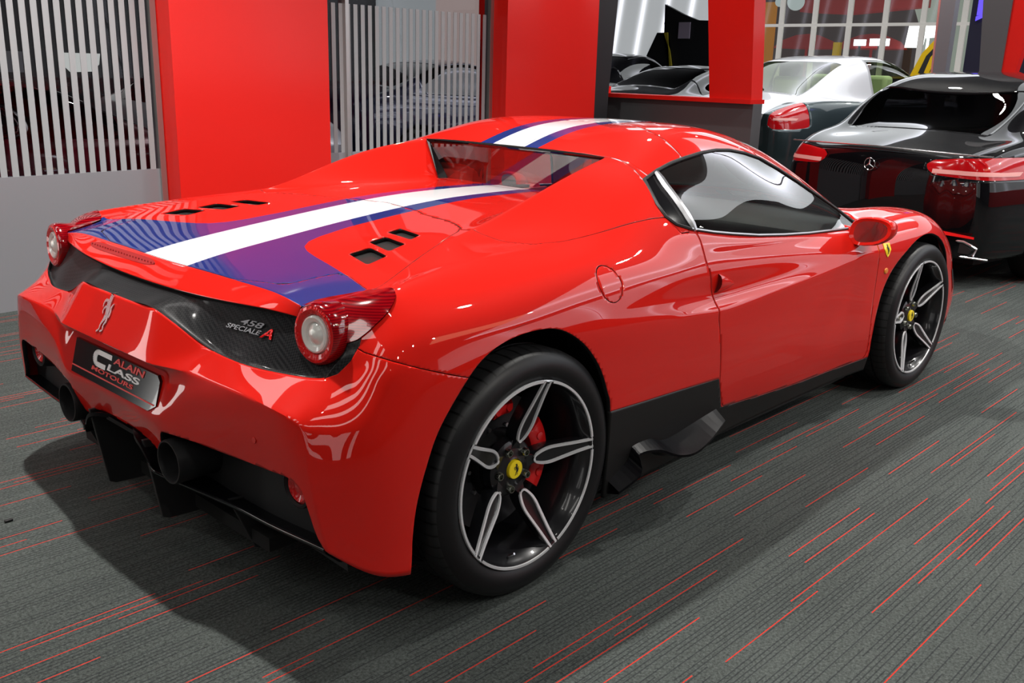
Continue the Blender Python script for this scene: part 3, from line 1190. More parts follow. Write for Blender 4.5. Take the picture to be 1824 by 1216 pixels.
# script badge on the grille
for body_t, w_, h_, y0, z0, m_ in (('SPECIALE', .130, .0125, -.425, .748, CHROME), ('458', .085, .015, -.470, .763, STEEL), ('A', .040, .026, -.553, .745, LEDRED)):
    up = (ongr(y0 - w_ / 2, z0 + .012, .003) - ongr(y0 - w_ / 2, z0, .003))
    tx = (ongr(y0 - w_, z0, .003) - ongr(y0, z0, .003))
    text_fit('script_badge', body_t, w_, h_, frame(ongr(y0, z0, .004), tx, up), m_, GRILLE, .3, .015, .001)

# ---- plate
PTL = .025 / .095


def pp(y, z, e=0.0):
    return Vector((-.701 + (z - .505) * PTL - e, y, z))


pl = MB()
q = [pp(.235, .505), pp(-.235, .505), pp(-.272, .525), pp(-.272, .588), pp(-.255, .601), pp(.235, .601)]
q2 = [v + Vector((.008, 0, 0)) for v in q]
pl.add(q + q2, [(0, 1, 2, 3, 4, 5)] + [(i, (i + 1) % 6, (i + 1) % 6 + 6, i + 6) for i in range(6)])
PLATE = pl.build('display_plate', BLACKG, BUMPER, smooth=False)
PRED = mat('lettering_red', (.78, .035, .028), .4)
PWH = mat('lettering_white', (.85, .85, .85), .4)
pm = MB()
pm.add([pp(.235, .5235, .0008), pp(-.262, .5235, .0008), pp(-.264, .5275, .0008), pp(.235, .5275, .0008)], [(0, 1, 2, 3)])
pm.build('red_line', PRED, PLATE, smooth=False)
tx, up = Vector((0, -1, 0)), Vector((PTL, 0, 1)).normalized()
text_fit('lettering', 'ALAIN', .180, .0195, frame(pp(-.012, .5785, .001), tx, up), PRED, PLATE, .12, .02)
text_fit('lettering', 'LASS', .190, .0185, frame(pp(.018, .5545, .001), tx, up), PWH, PLATE, .1, .02)
text_fit('lettering', 'MOTOURS', .250, .0125, frame(pp(.110, .5365, .001), tx, up), PRED, PLATE, .1, .012)
cm = MB()
cP = spline([(.000,.5905),(.06,.5905),(.090,.5885),(.100,.574),(.090,.5595),(.065,.5575),(.030,.5575)], 5, False)
for i in range(len(cP) - 1):
    a_, c_ = cP[i], cP[i + 1]
    dy, dz = c_[0] - a_[0], c_[1] - a_[1]
    l = math.hypot(dy, dz)
    ny, nz = -dz / l * .013, dy / l * .0068
    cm.add([pp(a_[0] + ny, a_[1] + nz, .0012), pp(c_[0] + ny, c_[1] + nz, .0012), pp(c_[0] - ny, c_[1] - nz, .0012), pp(a_[0] - ny, a_[1] - nz, .0012)], [(0, 1, 2, 3)])
cm.build('lettering', PWH, PLATE, smooth=False)

# ---- diffuser, fins, exhaust, fog lamps
df = MB()
# recessed back wall and floor of the tail opening
for s in (1, -1):
    df.add([(-.60, s * .20, .47), (-.57, s * .30, .48), (-.56, s * .88, .48), (-.56, s * .90, .25), (-.57, s * .30, .29), (-.62, s * .20, .30)], [(0, 1, 4, 5), (1, 2, 3, 4)])
df.add([(-.60, .20, .47), (-.60, -.20, .47), (-.40, -.20, .22), (-.40, .20, .22)], [(0, 1, 2, 3)])
df.add([(-.3, -.88, .17), (-.3, .88, .17), (-.57, .88, .27), (-.57, -.88, .27)], [(0, 1, 2, 3)])
df.build('diffuser', BLACKM, CAR, smooth=False)
LIPM = mat('gloss_black_lip', (.003, .003, .004), .28, 0, 0, .06, spec=.10)
lp = MB()
for s in (1, -1):
    P = spline([(-.665, s * .06, .405), (-.69, s * .12, .402), (-.695, s * .165, .385), (-.69, s * .20, .345), (-.683, s * .22, .322), (-.646, s * .33, .306), (-.612, s * .5, .296), (-.606, s * .65, .298), (-.606, s * .8, .310), (-.604, s * .875, .314)], 5, False)
    n = len(P)
    for i in range(n - 1):
        (x0, y0, z0), (x1, y1, z1) = P[i], P[i + 1]
        lp.add([(x0, y0, z0), (x1, y1, z1), (x1, y1, z1 - .012), (x0, y0, z0 - .012), (x0 + .16, y0, z0 - .02), (x1 + .16, y1, z1 - .02), (x1 + .16, y1, z1 - .03), (x0 + .16, y0, z0 - .03)],
               [(0, 1, 2, 3), (0, 4, 5, 1), (3, 2, 6, 7)])
# centre plate of the tunnel roof
P0 = [(-.665, .06, .405), (-.665, -.06, .405), (-.50, -.06, .40), (-.50, .06, .40)]
lp.add([(-.672, .09, .398), (-.672, -.09, .398), (-.672, -.09, .385), (-.672, .09, .385), (-.42, .1, .36), (-.42, -.1, .36)], [(0, 1, 2, 3), (0, 4, 5, 1)])
for s in (1, -1):
    lp.tube(spline([(-.692, s * .20, .345), (-.685, s * .22, .322), (-.648, s * .33, .304), (-.614, s * .5, .294), (-.608, s * .65, .296), (-.608, s * .8, .308), (-.606, s * .875, .312)], 5, False), .0045, 8, 1)
lp.build('diffuser_lip', [LIPM, BLACKG], CAR, smooth=True, sharp=50)
for (yy_, zt, zb, x0, x1, x2) in ((.165, .40, .150, -.69, -.66, -.42), (-.165, .40, .150, -.69, -.66, -.42), (.46, .30, .13, -.61, -.55, -.42), (-.46, .30, .13, -.61, -.55, -.42)):
    f = MB()
    f.prism([(x0, zt), (x1 + .01, zb + .01), (x1 + .03, zb), (x2, zb - .01), (x2 + .03, .20), (x2 + .02, zt - .02)], yy_ - .006, yy_ + .006, 'y')
    f.build('diffuser_fin', BLACKM, CAR, smooth=False, bevel=.002)
EXM = mat('exhaust_dark_metal', (.016, .016, .017), .5, .3, spec=.3)
for s in (1, -1):
    e = MB()
    e.lathe([(-.50, .052), (-.58, .060), (-.685, .0605), (-.693, .0585), (-.693, .0545), (-.685, .0525), (-.60, .051), (-.52, .045), (-.50, .0)], 40, 'x', (0, s * .3136, .381))
    ex = e.build('exhaust_pipe', EXM, CAR)
    f = MB()
    f.lathe([(-.56, .060), (-.600, .052), (-.603, .046), (-.594, .043)], 32, 'x', (0, s * .757, .428))
    fo = f.build('fog_lamp', BLACKM, CAR)
    f = MB()
    f.lathe([(-.592, .043), (-.597, .036), (-.590, .022), (-.596, .010), (-.596, 0)], 32, 'x', (0, s * .757, .428))
    f.build('lamp_lens', LEDRED, fo)
f = MB()
f.lathe([(0, .008), (-.001, .007), (-.001, 0)], 20, 'x', tuple(onsurf((-2, -.665, .534), (1, 0, 0), .001)))
f.build('parking_sensor', RED, BUMPER)

# ---- vent meshes under the engine cover
for s in (1, -1):
    for q in VQ:
        rq = roundq(q)
        V = [onsurf((x, s * y, 3), (0, 0, -1), -.013) for x, y in rq]
        cc = sum((Vector(v) for v in V), Vector()) / len(V)
        vb = MB()
        vb.add(list(V) + [cc], [(i, (i + 1) % len(V), len(V)) for i in range(len(V))])
        vb.build('vent_mesh', carbon_mat('vent_mesh_weave', 190, (.002, .002, .002), (.035, .035, .035)) if 'VENTM' not in globals() else VENTM, cover_o, smooth=False)
        VENTM = bpy.data.materials['vent_mesh_weave']
        vb = MB()
        vb.tube([onsurf((x, s * y, 3), (0, 0, -1), -.001) for x, y in rq], .0022, 6, 0, True)
        vb.build('vent_rim', RED, cover_o)

# ---- sill fins on the right and left
for s in (1, -1):
    f = MB()
    prof = [(.352, .20, 1.0), (.44, .235, 1.012), (.455, .262, 1.0), (.47, .285, .985), (.56, .275, .995), (.63, .245, 1.015), (.70, .236, 1.03), (.80, .245, 1.02), (.97, .262, .975)]
    outer = spline([(x, y, z) for x, z, y in prof], 5, False)
    n = len(outer)
    for i in range(n - 1):
        a_, c_ = outer[i], outer[i + 1]
        f.add([(a_[0], s * a_[1], a_[2]), (c_[0], s * c_[1], c_[2]), (c_[0], s * .93, c_[2] + .035), (a_[0], s * .93, a_[2] + .035),
               (a_[0], s * a_[1], a_[2] - .008), (c_[0], s * c_[1], c_[2] - .008), (c_[0], s * .92, c_[2] - .03), (a_[0], s * .92, a_[2] - .03)], [(0, 1, 2, 3), (0, 1, 5, 4), (4, 5, 6, 7)])
    f.build('sill_fin', LIPM, CAR)

# ---- door handle scoops
for s, dr in ((-1, DOOR_R), (1, DOOR_L)):
    f = MB()
    ring = []
    N1, N2 = 12, 14
    for i in range(N1 + 1):
        t = i / N1
        x = .925 + .125 * t
        zc = .735 - .018 * t
        h = .030 * (1 - t ** 1.6) + .001
        w = .026 * (1 - t ** 1.3) + .0005
        for j in range(N2):
            a_ = 2 * PI * j / N2
            ring.append((x + .01 * math.sin(a_) * (1 - t), s * (.916 + w * math.cos(a_)), zc + h * math.sin(a_)))
    F = [(i * N2 + j, i * N2 + (j + 1) % N2, (i + 1) * N2 + (j + 1) % N2, (i + 1) * N2 + j) for i in range(N1) for j in range(N2)]
    f.add(ring, F, 0)
    k = len(f.V)
    cx = (.94, s * .916, .735)
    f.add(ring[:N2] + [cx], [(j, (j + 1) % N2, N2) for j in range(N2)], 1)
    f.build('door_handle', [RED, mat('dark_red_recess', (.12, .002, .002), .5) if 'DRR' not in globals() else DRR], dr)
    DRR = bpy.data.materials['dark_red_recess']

# ---- door mirrors
for s in (-1, 1):
    f = MB()
    N1, N2 = 14, 22
    for i in range(N1 + 1):
        t = i / N1
        x = 1.925 + .13 * t
        k = math.sqrt(max(0, 1 - t ** 2.2)) * (.9 + .1 * min(1, t * 8)) if t < 1 else .02
        for j in range(N2):
            a_ = 2 * PI * j / N2
            ca, sa = math.cos(a_), math.sin(a_)
            yv = math.copysign(abs(ca) ** .8, ca) * .088 * k
            zv = math.copysign(abs(sa) ** .8, sa) * .058 * k * (1 - .18 * ca)
            f.V.append((x + .012 * ca, s * (.985 + yv), .812 + zv + .012 * ca))
    for i in range(N1):
        for j in range(N2):
            f.F.append((i * N2 + j, i * N2 + (j + 1) % N2, (i + 1) * N2 + (j + 1) % N2, (i + 1) * N2 + j))
            f.M.append(0)
    f.F.append(tuple(N1 * N2 + j for j in range(N2)))
    f.M.append(0)
    f.tube([(1.99, s * .84, .80), (1.985, s * .90, .800), (1.98, s * .94, .805)], [.03, .022, .028], 12, 0, False, True, .6)
    mo = f.build('door_mirror', RED, CAR)
    g = MB()
    V = [Vector(v) for v in f.V[:N2]]
    c_ = sum(V, Vector()) / N2
    Vi = [c_.lerp(v, .80) + Vector((.004, 0, 0)) for v in V]
    g.add(V + Vi, [(j, (j + 1) % N2, (j + 1) % N2 + N2, j + N2) for j in range(N2)])
    g.build('mirror_rim', RED, mo)
    g = MB()
    g.add(Vi + [c_ + Vector((.004, 0, 0))], [(j, (j + 1) % N2, N2) for j in range(N2)])
    g.build('mirror_glass', mat('mirror_glass', (.5, .5, .5), .02, 1.0) if s < 0 else bpy.data.materials['mirror_glass'], mo)

# ---- fender shield and side marker
for s in (-1, 1):
    P = [(2.155, .735), (2.215, .733), (2.216, .705), (2.196, .683), (2.186, .677), (2.172, .688), (2.156, .710)]
    f = MB()
    V = [onsurf((x, s * 3, z), (0, -s, 0), .0025) for x, z in P]
    V2 = [onsurf((x, s * 3, z), (0, -s, 0), -.002) for x, z in P]
    n = len(P)
    f.add(V + V2, [tuple(range(n))] + [(i, (i + 1) % n, (i + 1) % n + n, i + n) for i in range(n)])
    sh = f.build('yellow_shield', YELLOW, CAR, smooth=False)
    horse('horse_mark', BLACKM, sh, lambda u, v, t, s=s: onsurf((2.186 + u * (1 if s < 0 else -1), s * 3, .708 + v), (0, -s, 0), .003 + t), .04, .0006)
    f = MB()
    f.lathe([(0, .017), (.004, .013), (.005, 0)], 20, 'y', (0, 0, 0))
    p = onsurf((2.196, s * 3, .617), (0, -s, 0), 0)
    f.V = [(p.x + v[0] * 1.1, p.y + s * v[1], p.z + v[2] * .8) for v in f.V]
    f.build('side_marker', mat('amber_lens', (.8, .22, .01), .2, 0, 1.) if s < 0 else bpy.data.materials['amber_lens'], CAR)

# ---- underbody, wheel wells
u = MB()
u.box((-.55, -.55, .16), (3.2, .55, .20))
u.box((.5, -.88, .15), (2.1, .88, .19))
u.box((.45, -.88, .19), (.5, .88, .75))
u.box((2.08, -.86, .19), (2.12, .86, .74))
for s in (1, -1):
    for cx, rr in ((0, .425), (2.60, .44)):
        u.lathe([(s * .60, rr), (s * .90 if cx else s * .955, rr)], 40, 'y', (cx, 0, .345), 0, -.25, PI + .25)
        u.lathe([(s * .60, rr), (s * .60, 0.0)], 40, 'y', (cx, 0, .345), 0, -.35, PI + .35)
u.build('underbody', DARK, CAR, smooth=True)

# ---- cabin
LEA = mat('black_leather', (.012, .011, .011), .5)
LER = mat('red_leather', (.60, .05, .035), .5)
PALE = mat('pale_trim', (.45, .42, .38), .6)
for s in (1, -1):
    st = MB()
    st.V = []
    prof = [(.86, .36, .25), (.90, .50, .25), (.97, .70, .25), (1.04, .86, .20)]
    sec = spline([(1.30, .24, .26), (1.10, .26, .26), (1.00, .36, .27), (.96, .55, .26), (.93, .72, .24), (.92, .84, .20), (.93, .93, .13), (.94, 1.0, .12), (.97, 1.015, .10)], 4, False)
    n = len(sec)
    N2 = 12
    for i, (x, z, w) in enumerate(sec):
        th = .09 if z < .86 else .06
        for j in range(N2):
            a_ = 2 * PI * j / N2
            ca, sa = math.cos(a_), math.sin(a_)
            st.V.append((x + .06 + (-th if False else th * math.copysign(abs(sa) ** .7, sa)), s * .37 + w * math.copysign(abs(ca) ** .6, ca), z))
    st.F = [(i * N2 + j, i * N2 + (j + 1) % N2, (i + 1) * N2 + (j + 1) % N2, (i + 1) * N2 + j) for i in range(n - 1) for j in range(N2)] + [tuple((n - 1) * N2 + j for j in range(N2))]
    st.M = [0] * len(st.F)
    st.box((1.0, s * .37 - .25, .24), (1.5, s * .37 + .25, .42), 0)
    seat = st.build('seat', LER, CAR, bevel=None)
    hb = MB()
    hb.box((.955, s * .37 - .12, .89), (1.035, s * .37 + .12, 1.03))
    hb.build('headrest', LEA, seat, bevel=.03)
d = MB()
P = [(2.55, .78), (2.25, .80), (2.05, .80), (1.95, .76), (1.93, .68), (2.05, .55), (2.3, .5), (2.6, .5)]
d.prism(P, -.80, .80, 'y')
d.build('dashboard', LEA, CAR, bevel=.02)
d = MB()
d.lathe([(0, .165), (.012, .178), (.0, .19), (-.012, .178), (0, .165)], 40, 'x')
d.box((-.01, -.17, -.02), (.01, .17, .02))
d.box((-.01, -.015, -.17), (.01, .015, 0))
rm = Matrix.Translation((1.83, .37, .74)) @ Matrix.Rotation(-.35, 4, 'Y')
d.V = [tuple(rm @ Vector(v)) for v in d.V]
d.build('steering_wheel', LEA, CAR)
d = MB()
d.box((.90, -.80, .2), (.93, .80, .86))
d.box((.88, -.58, .86), (.93, .58, .93))
d.add([(.60, -.5, .93), (.60, .5, .93), (.90, .55, .90), (.90, -.55, .90)], [(0, 1, 2, 3)])
d.build('bulkhead', LER, CAR, smooth=False)
for s in (1, -1):
    d = MB()
    d.box((.95, s * .82, .25), (2.05, s * .84, .80))
    d.box((1.2, s * .77, .55), (1.75, s * .82, .60))
    d.build('door_card', LER, DOOR_R if s < 0 else DOOR_L, smooth=False)
d = MB()
d.tube([(1.80, .0, 1.13), (1.80, 0, 1.09)], .008, 8)
d.box((1.785, -.11, 1.045), (1.805, .11, 1.095))
d.build('cabin_mirror', LEA, CAR, bevel=.004)

# ---- front bumper opening beside the front wheel
for s in (-1, 1):
    d = MB()
    pts = [(3.14, .22), (3.16, .40), (3.10, .50), (3.13, .50), (3.21, .42), (3.22, .22)]
    V = [onsurf((x, s * 3, z), (0, -s, 0), .003) for x, z in pts]
    d.add(V, [tuple(range(len(pts)))])
    d.build('bumper_vent', BLACKM, CAR, smooth=False)
# engine bay floor to keep the vents dark
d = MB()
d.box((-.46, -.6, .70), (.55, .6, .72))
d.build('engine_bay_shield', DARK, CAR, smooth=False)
# ------------------------------------------------------------------ wheels
TREAD = mat('tyre_tread', (0.013, 0.013, 0.014), 0.45)
nt, b_n, N_, L_ = nodes(TREAD)
_tc = N_.new('ShaderNodeTexCoord')
_sx = N_.new('ShaderNodeSeparateXYZ')
_at = N_.new('ShaderNodeMath')
_at.operation = 'ARCTAN2'
_mu = N_.new('ShaderNodeMath')
_mu.operation = 'MULTIPLY'
_mu.inputs[1].default_value = 60 / (2 * PI)
_fr = N_.new('ShaderNodeMath')
_fr.operation = 'FRACT'
_gt2 = N_.new('ShaderNodeMath')
_gt2.operation = 'GREATER_THAN'
_gt2.inputs[1].default_value = 0.16
_bp = N_.new('ShaderNodeBump')
_bp.inputs['Strength'].default_value = 1.0
_bp.inputs['Distance'].default_value = 0.004
_mx = N_.new('ShaderNodeMixRGB')
_mx.inputs[1].default_value = (.0005, .0005, .0005, 1)
_mx.inputs[2].default_value = (.014, .014, .015, 1)
L_.new(_tc.outputs['Object'], _sx.inputs[0])
L_.new(_sx.outputs['X'], _at.inputs[0])
L_.new(_sx.outputs['Z'], _at.inputs[1])
L_.new(_at.outputs[0], _mu.inputs[0])
L_.new(_mu.outputs[0], _fr.inputs[0])
L_.new(_fr.outputs[0], _gt2.inputs[0])
L_.new(_gt2.outputs[0], _bp.inputs['Height'])
L_.new(_bp.outputs[0], b_n.inputs['Normal'])
L_.new(_gt2.outputs[0], _mx.inputs[0])
L_.new(_mx.outputs[0], b_n.inputs['Base Color'])


def make_wheel(name, R, W, phase, parent, cal_ang, nutoff=36, ins=0.0):
    """local axis y, outer face at y=0 looking towards -y, centre at origin"""
    w = empty(name, (0, 0, 0), 0, parent)
    t = MB()
    prof = [(.012, .262), (.006, .268), (-.002, .285), (-.004, .300), (.002, .318), (.012, R - .012), (.022, R - .004), (.045, R)]
    for g in (.3, .5, .7):
        y = W * g
        prof += [(y - .006, R), (y - .005, R - .008), (y + .005, R - .008), (y + .006, R)]
    prof += [(W - .045, R), (W - .022, R - .004), (W - .012, R - .012), (W, .31), (W - .01, .262)]
    ms = [0 if h < .0021 or i < 5 else 1 for i, (h, r) in enumerate(prof[:-1])]
    t.lathe(prof, 96, 'y', mseg=ms)
    ty = t.build('tyre', [RUBBER, TREAD], w)
    r = MB()
    r.lathe([(.012, .262), (.006, .2635), (.004, .259)], 96, 'y', m=0)
    r.lathe([(.004, .259), (.006, .2535), (.020, .248), (.030, .240), (.055, .236), (.075, .230), (W - .05, .228), (W - .03, .25)], 96, 'y', m=1)
    # machined band arcs between the spoke ends
    for k in range(5):
        a0 = math.radians(phase + 72 * k + 4.4)
        a1 = math.radians(phase + 72 * k + 72 - 4.4)
        r.lathe([(.0045, .2632), (.0018, .2625), (.0018, .2560), (.0055, .2550)], 30, 'y', (0, 0, 0), 0, a0, a1)
    # hub
    r.lathe([(.075 + ins, .085), (.052 + ins, .080), (.046 + ins, .068), (.044 + ins, .040), (.040 + ins, .030), (.046 + ins, .026)], 48, 'y', m=1)
    rim = r.build('rim', [ALU, RIMG], w)
    leaf = spline([(.078, 0), (.085, .0085), (.105, .0165), (.130, .0195), (.165, .0165), (.215, .0115), (.2615, .0085)], 5, False)

    def P(rad, tt, y, a):
        return (rad * math.cos(a) - tt * math.sin(a), y, rad * math.sin(a) + tt * math.cos(a))

    def fy(rad):
        return float(np.interp(rad, [.05, .09, .15, .22, .262], [.045 + ins, .036 + ins * .85, .026 + ins * .55, .011 + ins * .25, .003]))
    for k in range(5):
        a = math.radians(phase + 72 * k)
        sb = MB()
        rr = [.035, .06] + [q[0] for q in leaf] + [.266]
        hw = [.030, .021] + [max(q[1], .004) + .0085 for q in leaf] + [.020]
        rows = []
        for q, h in zip(rr, hw):
            y = fy(q) + .003
            rows.append([P(q, -h * .75, y + .045, a), P(q, -h, y + .008, a), P(q, -h * .9, y, a), P(q, 0, y + (.004 if q > .08 else 0), a), P(q, h * .9, y, a), P(q, h, y + .008, a), P(q, h * .75, y + .045, a)])
        n = len(rows)
        m = 7
        sb.add([p for row in rows for p in row], [(i * m + j, i * m + j + 1, (i + 1) * m + j + 1, (i + 1) * m + j) for i in range(n - 1) for j in range(m - 1)] + [(i * m + m - 1, i * m, (i + 1) * m, (i + 1) * m + m - 1) for i in range(n - 1)])
        so = sb.build('spoke', RIMG, rim)
        # machined edge line of the leaf
        e = MB()
        for sg in (1, -1):
            L = leaf if sg == 1 else leaf
            V = []
            for q, h in L:
                y = fy(q) - .0005
                V += [P(q, sg * (h + .0062), y, a), P(q, sg * max(h - .001, 0), y, a), P(q, sg * (h + .0072), y + .005, a), P(q, sg * max(h - .002, 0), y + .005, a)]
            n = len(L)
            e.add(V, [(4 * i, 4 * i + 1, 4 * i + 5, 4 * i + 4) for i in range(n - 1)] + [(4 * i, 4 * i + 2, 4 * i + 6, 4 * i + 4) for i in range(n - 1)] + [(4 * i + 1, 4 * i + 3, 4 * i + 7, 4 * i + 5) for i in range(n - 1)])
        # rounded tip
        tip = [(.078 + .006 * (1 - math.cos(u)), .0075 * math.sin(u)) for u in np.linspace(-PI / 2, PI / 2, 9)]
        V = []
        for u in np.linspace(-PI / 2, PI / 2, 9):
            V += [P(.0815 - .0075 * math.cos(u), .0075 * math.sin(u), fy(.08) - .0005, a), P(.0825 - .0015 * math.cos(u), .0012 * math.sin(u), fy(.08) - .0005, a)]
        e.add(V, [(2 * i, 2 * i + 1, 2 * i + 3, 2 * i + 2) for i in range(8)])
        e.build('spoke_edge', ALU, rim, smooth=False)
        an = math.radians(phase + 72 * k + nutoff)
        nb = MB()
        nb.lathe([(.060 + ins, .0125), (.034 + ins, .0115), (.032 + ins, .010), (.032 + ins, .007), (.040 + ins, .006), (.041 + ins, 0)], 16, 'y', (.057 * math.cos(an), 0, .057 * math.sin(an)))
        nb.build('wheel_bolt', mat('bolt_metal', (.30, .31, .27), .25, 1.0) if 'bolt_metal' not in bpy.data.materials else bpy.data.materials['bolt_metal'], rim)
    c = MB()
    c.lathe([(.046 + ins, .0265), (.034 + ins, .0262), (.0325 + ins, .025), (.0315 + ins, 0)], 40, 'y')
    co = c.build('centre_cap', YELLOW, w)
    horse('horse_mark', BLACKM, co, lambda u, v, tt: (u, .0315 + ins - tt, v), .034, .0006, 1)
    dk = MB()
    dk.lathe([(.15, .075), (.145, .095), (.135, .10), (.135, .192), (.17, .192), (.17, .10)], 72, 'y')
    do = dk.build('brake_disc', mat('disc_carbon', (.05, .05, .055), .35, .7) if 'disc_carbon' not in bpy.data.materials else bpy.data.materials['disc_carbon'], w)
    hb = MB()
    hb.lathe([(.155, .09), (.122, .08), (.119, 0)], 40, 'y')
    for k in range(10):
        a = 2 * PI * k / 10
        hb.lathe([(.134, .007), (.128, .006), (.128, 0)], 10, 'y', (.108 * math.cos(a), 0, .108 * math.sin(a)), 1)
    hb.build('disc_hub', [BLACKM, STEEL], w)
    cb = MB()
    for ca, span, r0, r1 in cal_ang:
        a0, a1 = math.radians(ca - span), math.radians(ca + span)
        prof = [(.103, r0), (.095, r0 + .012), (.095, r1 - .012), (.103, r1), (.15, r1 + .004), (.15, r0 - .002), (.103, r0)]
        k0 = len(cb.V)
        cb.lathe(prof, 18, 'y', (0, 0, 0), 0, a0, a1)
        m = 19
        for e_ in (0, 18):
            cb.F.append(tuple(k0 + i * m + e_ for i in range(len(prof) - 1)))
            cb.M.append(0)
        for aa in (-.5, .5):
            an = math.radians(ca + aa * span * 1.2)
            cb.lathe([(.096, .012), (.091, .011), (.091, .0)], 12, 'y', ((r0 + r1) / 2 * math.cos(an), 0, (r0 + r1) / 2 * math.sin(an)))
    cb.build('brake_caliper', CALIPER, w)
    vb = MB()
    av = math.radians(phase + 36 + 72 * 2)
    vb.tube([(.235 * math.cos(av), .03, .235 * math.sin(av)), (.222 * math.cos(av), .012, .222 * math.sin(av))], .0035, 8)
    vb.build('tyre_valve', STEEL, w)
    return w


WR = make_wheel('rear_wheel', .3455, .305, 77.5, CAR, [(0, 38, .112, .172), (96, 12, .15, .19)], 36, .027)
WR.location = (0, -.9685, .3455)
WF = make_wheel('front_wheel', .340, .245, 102, CAR, [(180, 38, .118, .185)], 36, .006)
WF.location = (2.65, -.9625, .340)
WF.rotation_euler = (0, 0, -.019)


def copy_tree(o, parent=None):
    c = o.copy()
    COL.objects.link(c)
    c.parent = parent
    for ch in list(o.children):
        copy_tree(ch, c)
    return c


L1 = copy_tree(WR, CAR)
L1.location = (0, .9685, .3455)
L1.rotation_euler = (0, 0, PI)
L2 = copy_tree(WF, CAR)
L2.location = (2.65, .9625, .340)
L2.rotation_euler = (0, 0, PI - .019)
# ------------------------------------------------------------------ room materials
def carpet_mat():
    m = mat('striped_carpet', (.1, .11, .105), .95, spec=.15)
    nt, b, N, L = nodes(m)
    tc = N.new('ShaderNodeTexCoord')
    sp = N.new('ShaderNodeSeparateXYZ')
    L.new(tc.outputs['Object'], sp.inputs[0])

    def M(op, a, b_=None, c=None):
        n = N.new('ShaderNodeMath')
        n.operation = op
        for i, v in enumerate((a, b_, c)):
            if v is None:
                continue
            if isinstance(v, (int, float)):
                n.inputs[i].default_value = v
            else:
                L.new(v, n.inputs[i])
        return n.outputs[0]

    def WN(a, b_):
        n = N.new('ShaderNodeTexWhiteNoise')
        n.noise_dimensions = '2D'
        cb = N.new('ShaderNodeCombineXYZ')
        L.new(a, cb.inputs[0])
        if isinstance(b_, (int, float)):
            cb.inputs[1].default_value = b_
        else:
            L.new(b_, cb.inputs[1])
        L.new(cb.outputs[0], n.inputs['Vector'])
        return n.outputs['Value']
    x, y = sp.outputs[0], sp.outputs[1]
    # red dashes
    yl = M('DIVIDE', y, .0262)
    lane = M('FLOOR', yl)
    off_ = M('FLOOR', M('MULTIPLY', WN(lane, 3.3), 4))
    xs = M('ADD', M('DIVIDE', x, .486), M('MULTIPLY', off_, .26))
    seg = M('FLOOR', xs)
    on = M('GREATER_THAN', WN(lane, seg), .815)
    fr = M('ABSOLUTE', M('SUBTRACT', M('FRACT', yl), .5))
    thin = M('LESS_THAN', fr, .06)
    red = M('MULTIPLY', on, thin)
    # dark ribs
    yl2 = M('DIVIDE', y, .0131)
    lane2 = M('FLOOR', yl2)
    seg2 = M('FLOOR', M('ADD', M('DIVIDE', x, .243), M('MULTIPLY', WN(lane2, 7.7), 1.0)))
    on2 = M('GREATER_THAN', WN(lane2, seg2), .45)
    fr2 = M('LESS_THAN', M('ABSOLUTE', M('SUBTRACT', M('FRACT', yl2), .5)), .13)
    rib = M('MULTIPLY', M('MULTIPLY', on2, fr2), .62)
    nz = N.new('ShaderNodeTexNoise')
    nz.inputs['Scale'].default_value = 120
    nz.inputs['Detail'].default_value = 6
    nz.inputs['Roughness'].default_value = .8
    L.new(tc.outputs['Object'], nz.inputs['Vector'])
    n2 = N.new('ShaderNodeTexNoise')
    n2.inputs['Scale'].default_value = 1.2
    L.new(tc.outputs['Object'], n2.inputs['Vector'])
    base = N.new('ShaderNodeMixRGB')
    base.inputs[1].default_value = (.012, .015, .014, 1)
    base.inputs[2].default_value = (.160, .180, .170, 1)
    L.new(M('ADD', M('MULTIPLY', M('SUBTRACT', nz.outputs['Fac'], .5), 2.0), M('ADD', .40, M('MULTIPLY', M('SUBTRACT', n2.outputs['Fac'], .5), .35))), base.inputs[0])
    base.use_clamp = True
    r1 = N.new('ShaderNodeMixRGB')
    r1.inputs[2].default_value = (.018, .020, .024, 1)
    L.new(base.outputs[0], r1.inputs[1])
    L.new(rib, r1.inputs[0])
    r2 = N.new('ShaderNodeMixRGB')
    r2.inputs[2].default_value = (.58, .035, .022, 1)
    L.new(r1.outputs[0], r2.inputs[1])
    L.new(red, r2.inputs[0])
    L.new(r2.outputs[0], b.inputs['Base Color'])
    bp = N.new('ShaderNodeBump')
    bp.inputs['Strength'].default_value = .6
    bp.inputs['Distance'].default_value = .004
    L.new(M('SUBTRACT', nz.outputs['Fac'], rib), bp.inputs['Height'])
    L.new(bp.outputs[0], b.inputs['Normal'])
    return m


CARPET = carpet_mat()
REDWALL = mat('red_lacquer_panel', (.76, .014, .009), .4, 0, .3, .15, spec=.2)
GREYP = mat('grey_satin_panel', (.30, .305, .33), .38, .25)
GREYD = mat('dark_grey_panel', (.10, .10, .105), .5)
FILM = mat('frosted_film', (.36, .37, .385), .5)
BLACKW = mat('black_wall', (.012, .012, .014), .5)
WHITEW = mat('white_panel', (.7, .7, .72), .5)
ALUF = mat('aluminium_frame', (.45, .44, .43), .35, .8)
NAVY = mat('night_blue_wall', (.012, .014, .035), .5)


def emis(name, col, s):
    return mat(name, (0, 0, 0), .5, emit=col, estr=s)


def struct(o):
    o['kind'] = 'structure'
    return o


def boxobj(name, a, b, m, parent=None, bevel=None):
    B_ = MB()
    B_.box(a, b)
    return B_.build(name, m, parent, smooth=bool(bevel), bevel=bevel)


